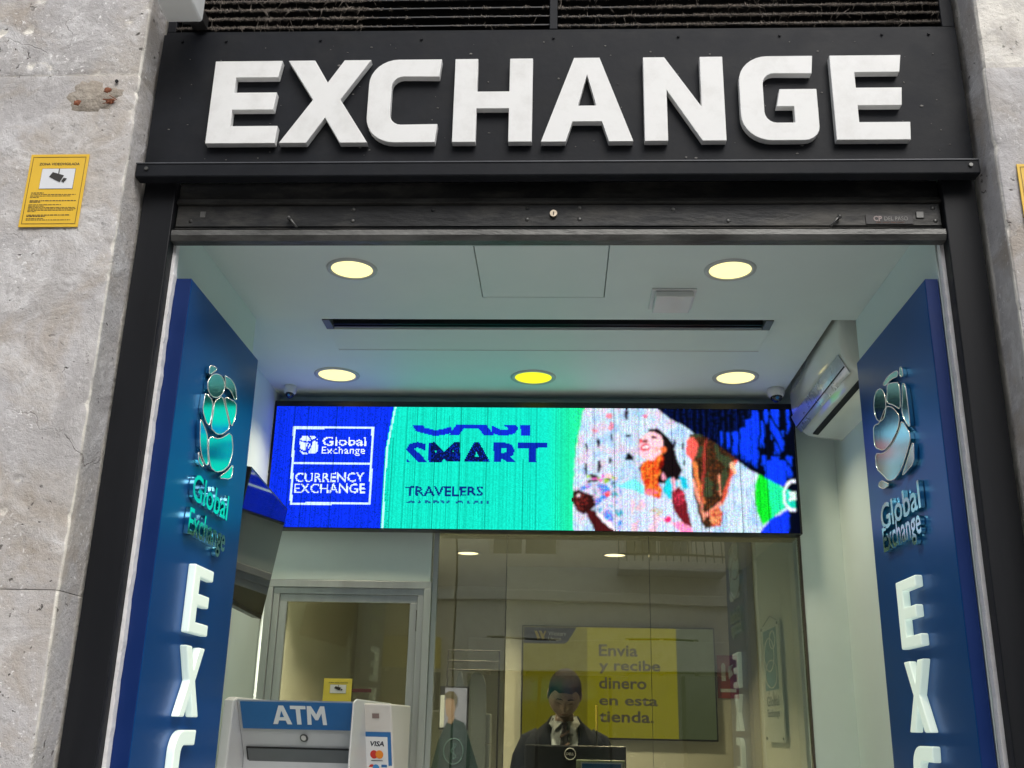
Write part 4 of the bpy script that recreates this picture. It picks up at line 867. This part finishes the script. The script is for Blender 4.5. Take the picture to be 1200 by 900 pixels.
# card side pod
t2 = thing('payment_pod', 'beige side pod with card brand stickers beside the ATM', 'payment terminal', (-.765, 1.37, .02), rz=R(-7))
G = fp(-.10, 1.562, -.02, 1.34)
bm = bmesh.new(); bm_prism(bm, [(-.10, 1.562), (-.02, 1.34), (0.0, .9), (0, 0), (.2, 0), (.2, 1.562)], lambda a, b, q: Vector((q, a, b)), -.058, .078); o = obj('casing', bm, 'atmlight', t2, local=True)
md = o.modifiers.new('Bevel', 'BEVEL'); md.width = .006; md.segments = 2
def gp(name, pts, m, d, par=None): bm = bmesh.new(); bm_prism(bm, pts, G, d, d+.0008); return obj(name, bm, m, t2, local=True)
def rc(x0, x1, z0, z1): return [(x0, z0), (x1, z0), (x1, z1), (x0, z1)]
def cir(cx, cz, r, n=20): return [(cx+r*math.cos(2*math.pi*k/n), cz+r*math.sin(2*math.pi*k/n)) for k in range(n)]
gp('sensor_window', rc(.0, .028, 1.508, 1.526), mat('pinkish_window', (.22, .16, .15), .4), .001)
gp('sticker', rc(-.045, .072, 1.20, 1.458), 'atmblue', .001); gp('sticker_field', rc(-.031, .058, 1.215, 1.440), 'paper', .002)
me = text_me('VISA', 1, .0, .03); fit_text(me, -.016, .044, 1.405, 1.424, lambda a, b, d: G(a+(b-1.405)*.25, b, .0033)); obj('card_brand_lettering', me, 'navy', t2)
gp('card_circle', cir(.002, 1.375, .0155), 'red', .003); gp('card_circle', cir(.024, 1.375, .0155), 'orange', .0042)
gp('card_mark', rc(-.010, .036, 1.351, 1.3535), 'ink', .003)
gp('card_circle', cir(-.008, 1.325, .0135), 'red', .003); gp('card_circle', cir(.008, 1.325, .0135), 'lblue', .0042); gp('card_circle', rc(.030, .052, 1.312, 1.338), 'atmblue', .003)

# ================================================================== OFFICE CONTENTS
t = thing('office_television', 'large yellow screen reading Envia y recibe dinero en esta tienda', 'television', (.3, 3.6, 1.7))
box('television_case', (-.280, .893, 3.585, 3.619, 1.452, 2.108), 'bezel', t, .003)
TY = 3.5845
def tvrect(name, pts, m, e): bm = bmesh.new(); bm_prism(bm, pts, front(TY), e, e+.0008); return obj(name, bm, m, t)
MY = emis('screen_yellow', s2l((196, 186, 30)), .33); MW = emis('screen_pale', s2l((190, 190, 150)), .30)
tvrect('screen_picture', rc(-.270, .66, 1.462, 2.100), MY, .0003)
tvrect('screen_dim_left', rc(-.268, .12, 1.464, 2.096), emis('screen_dim_yellow', s2l((176, 166, 40)), .27), .0012)
tvrect('screen_side_band', rc(.6605, .885, 1.462, 2.100), emis('screen_olive', s2l((120, 130, 95)), .28), .0003)
tvrect('screen_logo_tab', [(-.268, 2.0), (-.02, 2.0), (.0, 2.012), (.055, 2.098), (-.268, 2.098)], 'navy', .0022)
for dx in (0, .028): tvrect('logo_stroke', [(-.205+dx, 2.075), (-.188+dx, 2.075), (-.168+dx, 2.03), (-.183+dx, 2.022)], 'wuyellow', .0031)
tvrect('logo_stroke', [(-.140, 2.075), (-.130, 2.075), (-.150, 2.028), (-.158, 2.034)], 'wuyellow', .0032)
put_text('Western', -.118, -.010, 2.048, 2.072, front(TY-.0032), 'paper', t); put_text('Union', -.118, -.040, 2.018, 2.040, front(TY-.0032), 'paper', t)
for s_, a, b, z0_, z1_ in (('Envia', .190, .425, 1.930, 2.000), ('y recibe', .190, .560, 1.828, 1.908), ('dinero', .190, .475, 1.740, 1.808), ('en esta', .190, .540, 1.645, 1.695), ('tienda.', .190, .515, 1.548, 1.615)):
    put_text(s_, a, b, z0_, z1_, front(TY-.0032), 'ink', t, off=.02)
t = thing('extinguisher_sign', 'red fire extinguisher sign on the office wall by the screen', 'sign', (.93, 3.618, 1.72))
box('sign_plate', (.905, 1.03, 3.614, 3.6185, 1.70, 1.95), mat('dull_red', (.32, .05, .03), .5), t)
bm = bmesh.new(); bm_prism(bm, [(.93, 1.80), (.955, 1.80), (.955, 1.89), (.947, 1.905), (.938, 1.905), (.93, 1.89)], front(3.6135), 0, .001); obj('extinguisher_print', bm, 'paper', t)
bm = bmesh.new(); bm_prism(bm, [(.975, 1.81), (1.0, 1.84), (.99, 1.87), (1.005, 1.90), (.975, 1.885), (.968, 1.85)], front(3.6135), 0, .001); obj('flame_print', bm, 'paper', t)
bm = bmesh.new(); bm_prism(bm, rc(.92, 1.015, 1.735, 1.755), front(3.6135), 0, .001); obj('caption_bar', bm, 'paper', t)

# hanging acrylic banner on the right wall behind the glass
t = thing('hanging_banner', 'narrow blue and white logo banner hanging on the right office wall', 'banner', (1.08, 2.8, 1.46))
bx = 1.072; fb = lambda a, b, d: Vector((bx - d, a, b))
Y0, Y1 = 2.535, 3.02
bm = bmesh.new(); bm_prism(bm, rc(Y0, Y1, 1.462, 2.06), fb, 0, .006); obj('acrylic_sheet', bm, 'bannerwhite', t)
bm = bmesh.new(); bm_prism(bm, rc(Y0+.07, Y1-.07, 1.72, 2.03), fb, .0065, .0073); obj('blue_field', bm, 'bannerblue', t)
for pts in ([(2.70+.07*math.cos(k*.3), 1.97+.045*math.sin(k*.3)) for k in range(22)], [(2.80+.13*math.cos(k*.3), 1.90+.085*math.sin(k*.3)) for k in range(22)], [(2.77+.15*math.cos(k*.3), 1.80+.07*math.sin(k*.3)) for k in range(22)]):
    bm = bmesh.new(); bm_tube(bm, [fb(a, b, .0085) for a, b in pts], .004, 5); obj('emblem_line', bm, 'bannerwhite', t)
for wd, za, zb in (('Global', 1.64, 1.69), ('Exchange', 1.575, 1.625)): put_text(wd, 2.62, 2.94, za, zb, lambda a, b, d: Vector((bx-.007, 2.62+2.94-a, b)), 'navy', t, 'brand_lettering', off=.01)
bm = bmesh.new(); bm_tube(bm, [fb(Y0+.03, 2.058, .003), fb((Y0+Y1)/2, 2.10, .0), fb(Y1-.03, 2.058, .003)], .002, 6); obj('hanging_cord', bm, 'bezel', t)
for yy in (Y0+.03, Y1-.03):
    for zz in (1.48, 2.045): bm = bmesh.new(); bm_cyl(bm, (bx-.008, yy, zz), .007, .006, 'X', 12); obj('stud', bm, 'steel', t)

# counter, monitor, card stand
t = thing('service_counter', 'pale service counter behind the glass in front of the clerk', 'counter', (.2, 2.4, .02))
box('worktop', (-.60, 1.088, 2.13, 2.60, 1.04, 1.08), 'counter', t, .006); box('counter_front', (-.58, 1.086, 2.15, 2.20, .021, 1.0395), 'counter', t)
t = thing('computer_monitor', 'back of a black computer monitor with a round logo before the clerk', 'monitor', (.03, 2.42, 1.08))
box('monitor_back', (-.215, .275, 2.405, 2.430, 1.15, 1.430), 'bezel', t, .006); box('screen_glass', (-.205, .265, 2.4305, 2.4325, 1.16, 1.42), 'screen', t)
box('stand_neck', (.0, .06, 2.4335, 2.455, 1.09, 1.30), 'bezel', t, .004); box('stand_foot', (-.08, .14, 2.38, 2.52, 1.0805, 1.092), 'bezel', t, .004)
bm = bmesh.new(); P = [(.005+.026*math.cos(k*math.pi/12), 2.4035, 1.391+.026*math.sin(k*math.pi/12)) for k in range(26)]; bm_tube(bm, P, .002, 5); obj('round_logo', bm, 'atmlight', t)
put_text('DELL', -.014, .024, 1.385, 1.397, front(2.4040), 'atmlight', t, off=.03)
t = thing('card_stand', 'small framed blue card standing on the counter by the monitor', 'card stand', (.16, 2.30, 1.08))
box('frame', (.033, .262, 2.298, 2.306, 1.0805, 1.368), mat('pale_green_acrylic', (.38, .46, .30), .3), t, .002); box('blue_card', (.060, .262-.018, 2.2955, 2.2975, 1.10, 1.352), 'atmblue', t); box('card_rim', (.054, .262-.012, 2.2976, 2.2979, 1.094, 1.358), 'paper', t)
t = thing('desk_lamp_post', 'thin lit yellow pen shaped light standing by the clerk', 'lamp', (.135, 2.46, 1.08))
bm = bmesh.new(); bm_tube(bm, [(.135, 2.47, 1.0805), (.135, 2.47, 1.60)], .004, 8); obj('rod', bm, 'steel', t)
bm = bmesh.new(); bm_tube(bm, [(.135, 2.466, 1.50), (.135, 2.466, 1.62)], .0055, 8); obj('yellow_tip', bm, 'wuyellow', t)

# corridor: cabinet with pointed fins, poster of a man
t = thing('grey_cabinet', 'grey locker cabinet with two tall pointed panels behind the poster', 'cabinet', (-.48, 3.2, .02))
def bullet(x0, x1, zt): 
    n = 8; return [(x0, .03), (x1, .03)] + [(x1 - (x1-x0)/2*(1-math.cos(k/n*math.pi/2))*1.0, zt-.12+.12*math.sin(k/n*math.pi/2)) for k in range(n+1)] + [(x0+(x1-x0)/2*(1-math.cos(k/n*math.pi/2)), zt-.12+.12*math.sin(k/n*math.pi/2)) for k in range(n-1, -1, -1)]
for x0_, x1_, zt in ((-.628, -.583, 1.80), (-.565, -.455, 1.80)):
    bm = bmesh.new(); bm_prism(bm, bullet(x0_, x1_, zt), front(3.1), 0, .02); obj('fin_panel', bm, 'cabinet', t)
z_ = .03
for zt in (.5, .9, 1.25, 1.42, 1.58): box('drawer_front', (-.582, -.430, 3.1015, 3.25, z_, zt-.004), 'cabinet', t, .003); z_ = zt
t = thing('coat_rail', 'thin black metal rail stand above the grey cabinet', 'rail', (-.5, 3.3, .02))
bm = bmesh.new()
for zz in (1.93, 1.87, 1.82): bm_tube(bm, [(-.70, 3.3, zz), (-.40, 3.3, zz)], .004, 6)
for xx in (-.70, -.40): bm_tube(bm, [(xx, 3.3, .02), (xx, 3.3, 1.93)], .005, 6)
obj('rails', bm, 'bezel', t)
t = thing('portrait_poster', 'poster of a man in a dark teal jacket with a round emblem', 'poster', (-.60, 2.7, .5))
yp = 2.70; fq = front(yp)
def pr_(name, pts, m, e): bm = bmesh.new(); bm_prism(bm, pts, fq, e, e+.0015); return obj(name, bm, m, t)
box('poster_board', (-.672, -.520, 2.7005, 2.72, 1.49, 1.705), 'bezel', t); pr_('lilac_background', rc(-.645, -.530, 1.50, 1.697), 'lilac', .0005); pr_('pale_edge', rc(-.668, -.646, 1.50, 1.66), 'plasticw', .0005)
pr_('head_print', [(-.640, 1.60), (-.634, 1.56), (-.618, 1.545), (-.602, 1.553), (-.590, 1.58), (-.583, 1.62), (-.588, 1.655), (-.610, 1.668), (-.632, 1.660), (-.642, 1.63)], 'skin', .0025)
pr_('hair_print', [(-.642, 1.645), (-.62, 1.648), (-.596, 1.64), (-.590, 1.60), (-.580, 1.62), (-.580, 1.655), (-.598, 1.678), (-.625, 1.680), (-.645, 1.667)], mat('brown_hair_print', (.10, .08, .045), .7), .0045)
pr_('neck_print', [(-.632, 1.50), (-.585, 1.52), (-.593, 1.57), (-.620, 1.56)], 'skin', .0022)
pr_('jacket_print', [(-.74, 1.0), (-.40, 1.0), (-.462, 1.31), (-.515, 1.46), (-.540, 1.525), (-.590, 1.545), (-.605, 1.515), (-.630, 1.525), (-.672, 1.43), (-.70, 1.31)], 'teal', .006)
bm = bmesh.new(); bm_tube(bm, [(-.590+.050*math.cos(k*math.pi/14), yp-.009, 1.385+.062*math.sin(k*math.pi/14)) for k in range(29)], .0022, 5)
obj('emblem_ring', bm, 'tealline', t)
bm = bmesh.new(); bm_tube(bm, [(-.590, yp-.009, 1.345), (-.590, yp-.009, 1.425)], .002, 5); bm_tube(bm, [(-.590+.014*math.sin(k*.9), yp-.0095, 1.348+k*.0075) for k in range(11)], .0025, 5); obj('snake_emblem', bm, 'tealline', t)

# ================================================================== CLERK
P0 = Vector((-.022, 2.62, .02))
t = thing('person', 'clerk in dark suit, white shirt and tie with head bowed behind the glass', 'person', P0)
me = bpy.data.meshes.new('body')
sk = [  # joint, parent, radius
 ((0, 0, .95), -1, .13), ((0, 0, 1.10), 0, .125), ((0, .0, 1.28), 1, .14), ((0, .005, 1.42), 2, .115), ((0, -.015, 1.51), 3, .058), ((0, -.05, 1.58), 4, .055),
 ((-.17, .0, 1.42), 3, .062), ((-.225, -.02, 1.16), 6, .045), ((-.15, -.20, 1.11), 7, .034), ((-.10, -.245, 1.115), 8, .028),
 ((.17, .0, 1.42), 3, .062), ((.225, -.02, 1.16), 10, .045), ((.15, -.20, 1.11), 11, .034), ((.10, -.245, 1.115), 12, .028),
 ((-.09, 0, .86), 0, .09), ((-.10, -.01, .48), 14, .06), ((-.10, .02, .09), 15, .042), ((-.10, -.13, .04), 16, .03),
 ((.09, 0, .86), 0, .09), ((.10, -.01, .48), 18, .06), ((.10, .02, .09), 19, .042), ((.10, -.13, .04), 20, .03)]
fing = []
for s in (-1, 1):
    palm = 9 if s < 0 else 13; b = Vector(sk[palm][0])
    for k, (dx, L_) in enumerate(((.024, .055), (.008, .062), (-.009, .058), (-.025, .046))):
        a = len(sk); sk.append((tuple(b + Vector((-s*dx*.9, -.035, 0))), palm, .0095)); sk.append((tuple(b + Vector((-s*dx, -.035-L_*.55, .006))), a, .0085)); sk.append((tuple(b + Vector((-s*dx, -.035-L_, -.010))), a+1, .0075))
    a = len(sk); sk.append((tuple(b + Vector((-s*.035, -.012, -.004))), palm, .0105)); sk.append((tuple(b + Vector((-s*.052, -.040, -.012))), a, .009))
me.from_pydata([q[0] for q in sk], [(i, q[1]) for i, q in enumerate(sk) if q[1] >= 0], [])
body = bpy.data.objects.new('body', me); col.objects.link(body); body.parent = t; me.materials.append(MT['skin'])
mo = body.modifiers.new('Skin', 'SKIN'); mo.use_smooth_shade = True
if not me.skin_vertices: me.attributes  # created with the modifier below
try:
    if not me.skin_vertices:
        bpy.context.view_layer.objects.active = body
except Exception: pass
if me.skin_vertices:
    for i, q in enumerate(sk): me.skin_vertices[0].data[i].radius = (q[2], q[2]*(.72 if i in (0, 1, 2, 3) else 1)); me.skin_vertices[0].data[i].use_root = (i == 0)
else: print('NO SKIN LAYER')
su = body.modifiers.new('Subsurf', 'SUBSURF'); su.levels = 1; su.render_levels = 1
# head
def head_point(u, v):
    th = v*math.pi; ph_ = u*2*math.pi; x = math.sin(th)*math.sin(ph_); y = -math.sin(th)*math.cos(ph_); z = math.cos(th)   # y<0 is the face
    X_, Y_, Z_ = x*.076, y*.094, z*.118
    if z > 0: X_ *= 1+.30*z*(1-z*.6); Y_ *= 1+.22*z*(1-z*.6); Z_ *= .96
    if z < 0: X_ *= (1-.16*z*z)*(1+.34*(-z)*(1+z)); Y_ *= 1-.12*(-z) if y < 0 else 1-.45*(-z)**1.1
    f = max(0, -y)
    g_ = lambda cx, cz, sx, sz: math.exp(-((x-cx)/sx)**2-((z-cz)/sz)**2)*(f > 0)
    Y_ -= .030*g_(0, -.14, .15, .20)*f + .012*g_(0, -.22, .16, .08)          # nose
    Y_ -= .010*g_(0, .18, .55, .10) ; Y_ += .013*(g_(.38, .02, .17, .11)+g_(-.38, .02, .17, .11))   # brow, sockets
    Y_ -= .007*(g_(0, -.48, .26, .06)+g_(0, -.60, .22, .06)); Y_ += .004*g_(0, -.54, .24, .03); Y_ -= .010*g_(0, -.88, .3, .12)
    return Vector((X_, Y_, Z_))
def head_mesh(fn, nu=56, nv=44):
    bm = bmesh.new(); rows = [[bm.verts.new(fn(i/nu, min(max(j/nv, .004), .996))) for i in range(nu)] for j in range(nv+1)]
    for a, b in zip(rows, rows[1:]):
        for k in range(nu): bm.faces.new((a[k], a[(k+1) % nu], b[(k+1) % nu], b[k]))
    bm.faces.new(rows[0]); bm.faces.new(rows[-1][::-1]); return bm
HM = Matrix.Translation((0, -.080, 1.654)) @ Matrix.Rotation(R(35), 4, 'X') @ Matrix.Rotation(R(4), 4, 'Y') @ Matrix.Diagonal((1.03, 1.05, 1.06, 1))
bm = head_mesh(head_point)
for s in (-1, 1): bmesh.ops.create_uvsphere(bm, u_segments=12, v_segments=8, radius=1, matrix=Matrix.Translation((s*.077, .008, -.010)) @ Matrix.Rotation(s*R(18), 4, 'Z') @ Matrix.Diagonal((.008, .018, .032, 1)))
bmesh.ops.transform(bm, matrix=HM, verts=bm.verts); hd = obj('head', bm, 'skin', t, local=True, smooth=True)
def hair_point(u, v):
    p = head_point(u, v); th = v*math.pi; ph_ = u*2*math.pi; z = math.cos(th); y = -math.sin(th)*math.cos(ph_); x = math.sin(th)*math.sin(ph_)
    if y >= .05: line = -.42
    elif y >= -.62: line = .56 - (.98)*((y+.62)/.67)**.8
    else: line = .56 + .03*math.cos(x*9)
    k = 1/(1+math.exp(-(z-line)*16))
    q = p.copy(); q = q*(.985 + (.030+.045*max(0, z))*k + (.02*noise.noise(p*90))*k)
    return q
bm = head_mesh(hair_point, 64, 52); bmesh.ops.transform(bm, matrix=HM, verts=bm.verts); obj('hair', bm, 'hair', hd, local=True, smooth=True)
def facept(x, z, d=0.0):   # nearest face surface point
    p = min((head_point(u/160, v/120) for u in list(range(-40, 41)) for v in range(20, 112)), key=lambda q: (q.x-x)**2+(q.z-z)**2 + (1 if q.y > 0 else 0)); return HM @ (p + Vector((0, -.001-d, 0)))
for s in (-1, 1):
    bm = bmesh.new(); bm_tube(bm, [facept(s*a, b) for a, b in ((.013, .0285), (.024, .0295), (.036, .026), (.044, .021))], .0035, 6, [.0022, .003, .0024, .001]); obj('eyebrow', bm, 'hair', hd, local=True, smooth=True)
    bm = bmesh.new(); bm_tube(bm, [facept(s*a, b) for a, b in ((.016, -.001), (.027, -.004), (.038, -.002))], .0011, 6); obj('closed_eyelid', bm, 'hair', hd, local=True, smooth=True)
bm = bmesh.new(); bm_tube(bm, [facept(a, b) for a, b in ((-.022, -.065), (-.01, -.0635), (0, -.0645), (.01, -.0635), (.022, -.065))], .003, 6, [.0015, .0035, .0035, .0035, .0015]); obj('lips', bm, 'lip_skin', hd, local=True, smooth=True)
# jacket: torso shell, sleeves, lapels; shirt and tie show in the V
def ring(cx, cy, z, rx, ry, n=28, p=2.5, sag=0.0):
    out = []
    for k in range(n):
        a = 2*math.pi*k/n; c, s_ = math.cos(a), math.sin(a); x = rx*math.copysign(abs(c)**(2/p), c); y = ry*math.copysign(abs(s_)**(2/p), s_)
        out.append((cx+x, cy+y, z - sag*abs(c)**1.5))
    return out
bm = bmesh.new(); bm_loft(bm, [ring(0, .0, .78, .19, .135), ring(0, 0, .95, .185, .13), ring(0, 0, 1.10, .180, .13), ring(0, 0, 1.25, .198, .138), ring(0, .0, 1.36, .212, .138), ring(0, .005, 1.425, .214, .125, sag=.012), ring(0, .01, 1.468, .195, .105, sag=.028), ring(0, .015, 1.505, .145, .085, sag=.030), ring(0, .018, 1.532, .090, .070, sag=.012), ring(0, .018, 1.548, .070, .062)])
obj('jacket', bm, 'suit', t, local=True, smooth=True)
for s in (-1, 1):
    bm = bmesh.new(); bm_tube(bm, [(s*.120, .010, 1.445), (s*.172, .008, 1.415), (s*.205, .0, 1.34), (s*.228, -.01, 1.22), (s*.228, -.03, 1.15), (s*.19, -.12, 1.12), (s*.15, -.19, 1.11)], .06, 18, [.050, .060, .060, .056, .054, .048, .042])
    obj('sleeve', bm, 'suit', t, local=True, smooth=True)
    bm = bmesh.new(); bm_tube(bm, [(s*.158, -.18, 1.11), (s*.142, -.21, 1.11)], .037, 14); obj('cuff', bm, 'shirt', t, local=True, smooth=True)
    bm = bmesh.new(); bm_tube(bm, [(s*.10, 0, .86), (s*.10, -.01, .48), (s*.10, .02, .08)], .08, 14, [.105, .078, .062]); obj('trouser_leg', bm, mat('charcoal_trouser', (.018, .02, .026), .8), t, local=True, smooth=True)
    bm = bmesh.new(); bm_tube(bm, [(s*.10, .05, .035), (s*.10, -.05, .035), (s*.10, -.17, .03)], .04, 12, [.036, .042, .028]); obj('shoe', bm, 'shoe', t, local=True, smooth=True)
def chest(x, z, d=0.0):      # front surface of the jacket shell
    tab = [(1.10, .18, .13, 0), (1.25, .198, .138, 0), (1.36, .212, .138, 0), (1.425, .214, .125, .005), (1.468, .195, .105, .01), (1.505, .145, .085, .015), (1.548, .07, .062, .018), (1.60, .065, .06, .0)]
    for (za, rxa, rya, ca), (zb, rxb, ryb, cb) in zip(tab, tab[1:]):
        if z <= zb or zb == 1.60:
            f = min(1, max(0, (z-za)/(zb-za))); rx, ry, cy = rxa+(rxb-rxa)*f, rya+(ryb-rya)*f, ca+(cb-ca)*f; break
    return Vector((x, cy - ry*(max(0, 1-abs(x/rx)**2.5))**(1/2.5) - d, z))
def cloth(name, left, right, m, d, n=10, par=t, th=.004):
    bm = bmesh.new(); rows = []
    for (a, b) in zip(left, right):
        rows.append([bm.verts.new(chest(a[0]+(b[0]-a[0])*k/n, a[1]+(b[1]-a[1])*k/n, d)) for k in range(n+1)])
    for a, b in zip(rows, rows[1:]):
        for k in range(n): bm.faces.new((a[k], a[k+1], b[k+1], b[k]))
    o = obj(name, bm, m, par, local=True, smooth=True); md = o.modifiers.new('Solidify', 'SOLIDIFY'); md.thickness = th; md.offset = -1; return o
zz = [1.16, 1.24, 1.32, 1.40, 1.46, 1.50, 1.535]; wl = [.004, .028, .048, .064, .070, .066, .055]
sh = cloth('shirt', [(-a, z) for a, z in zip(wl, zz)], [(a, z) for a, z in zip(wl, zz)], 'shirt', .006)
for s in (-1, 1):
    cloth('lapel', [(s*a, z) for a, z in zip(wl, zz)], [(s*(a+b), z) for a, b, z in zip(wl, (.03, .045, .06, .066, .045, .035, .02), zz)], mat('lapel_wool', (.006, .007, .010), .9, spec=.1), .011)
    bm = bmesh.new(); bm_prism(bm, [(s*.006, 1.520), (s*.052, 1.478), (s*.078, 1.510), (s*.060, 1.548), (s*.03, 1.548)], lambda a, b, q: chest(a, b, .012+q), 0, .006); obj('collar', bm, 'shirt', sh, local=True)
cloth('tie', [(-a, z) for a, z in zip((.026, .030, .027, .023, .018, .014, .016), (1.18, 1.24, 1.32, 1.40, 1.46, 1.495, 1.52))], [(a, z) for a, z in zip((.026, .030, .027, .023, .018, .014, .016), (1.18, 1.24, 1.32, 1.40, 1.46, 1.495, 1.52))], 'tie', .017, 4, t)
for k in range(5): 
    bm = bmesh.new(); z = 1.22+k*.055; bm_prism(bm, [(-.024, z), (.024, z+.03), (.024, z+.042), (-.024, z+.012)], lambda a, b, q: chest(a, b, .0185+q), 0, .001); obj('tie_stripe', bm, mat('tie_stripe', (.25, .16, .12), .5), t, local=True)

# ================================================================== STREET BEHIND THE CAMERA (seen only as reflection)
def opp_building(x0, x1, y, h, m, label):
    t = thing('opposite_building', label, 'building', ((x0+x1)/2, y, -.14))
    box('wall', (x0, x1, y-8, y-.25, -.2, h), m, t)
    # front skin with real openings: piers + spandrels
    nb = int((x1-x0)/2.4); bw_ = (x1-x0)/nb; bm = bmesh.new(); fl = [(-.2, 0, 3.1), (3.8, 4.6, 6.9), (7.6, 8.3, 10.4)]
    for k in range(nb):
        a = x0+k*bw_; o0, o1 = a+bw_*.24, a+bw_*.76
        for (z0, zs_, zt) in fl:
            if zt < h-.4:
                wz0 = zs_; box('window', (o0, o1, y-.22, y-.20, wz0, zt), 'winglass', t); fr = bmesh.new()
                for r in ((o0, o0+.07, wz0, zt), (o1-.07, o1, wz0, zt), ((o0+o1)/2-.035, (o0+o1)/2+.035, wz0, zt)): bm_box(fr, r[0], r[1], y-.195, y-.16, r[2], r[3])
                obj('window_frame', fr, 'stone', t)
        bm_box(bm, a, o0, y-.25, y, -.2, h); bm_box(bm, o1, a+bw_, y-.25, y, -.2, h)
        for z0, z1 in ((3.1, 4.6), (6.9, 8.3), (10.4, h)):
            if z1 <= h and z1 > z0: bm_box(bm, o0, o1, y-.248, y-.002, z0, min(z1, h))
    obj('facade', bm, m, t)
    for z in (3.7, 7.2, h-.2): box('cornice', (x0, x1, y+.001, y+.16, z, z+.18), 'stone', t, .02)
    return t
b1 = opp_building(-14, -2.0, -12.0, 10.8, 'cream', 'cream rendered building across the street, reflected in the glass, left')
b2 = opp_building(-1.96, 13, -12.0, 9.2, 'stone', 'pale stone building across the street, reflected in the glass, right')
def balcony(x0, x1, y, z, lab):
    t = thing('street_balcony', 'iron railed balcony across the street, '+lab, 'balcony', ((x0+x1)/2, y, z), group='balconies across the street')
    box('slab', (x0, x1, y+.003, y+.8, z-.15, z), 'stone', t, .01); bm = bmesh.new(); 
    for k in range(int((x1-x0)/.14)+1): bm_tube(bm, [(x0+k*.14, y+.76, z), (x0+k*.14, y+.76, z+1.0)], .01, 5)
    bm_box(bm, x0, x1, y+.74, y+.78, z+1.0, z+1.04); bm_box(bm, x0, x1, y+.74, y+.78, z+.1, z+.13); obj('railing', bm, 'bezel', t)
for x, lab in ((-11.5, 'far end of the cream building'), (-6.7, 'middle of the cream building'), (-4.3, 'next to the stone building'), (1.0, 'on the stone building above the olive fascia'), (5.9, 'far end of the stone building')): balcony(x, x+1.9, -12.0, 4.35, lab)
for k, (x0_, x1_, m_, lab) in enumerate(((-11.0, -6.4, 'navy', 'leftmost'), (-6.2, -2.2, 'winglass', 'second from the left'), (-1.7, 3.4, 'cabinet', 'under the olive fascia'), (3.7, 9.0, 'winglass', 'rightmost'))):
    t = thing('street_shopfront', 'dark shopfront on the ground floor across the street, '+lab, 'shopfront', ((x0_+x1_)/2, -11.9, -.01), group='shopfronts across the street')
    box('glazing', (x0_, x1_, -11.999, -11.93, .25, 2.45), 'winglass', t); box('base', (x0_, x1_, -11.999, -11.90, -.009, .2495), 'bezel', t)
    box('fascia', (x0_, x1_, -11.999, -11.80, 2.52, 3.05), {1: 'wuyellow', 2: 'stone'}.get(k, m_), t, .02)
    n = int((x1_-x0_)/1.1)
    for q in range(n+1): box('mullion', (x0_+q*(x1_-x0_-.06)/n, x0_+q*(x1_-x0_-.06)/n+.06, -11.929, -11.88, .25, 2.45), 'bezel', t)
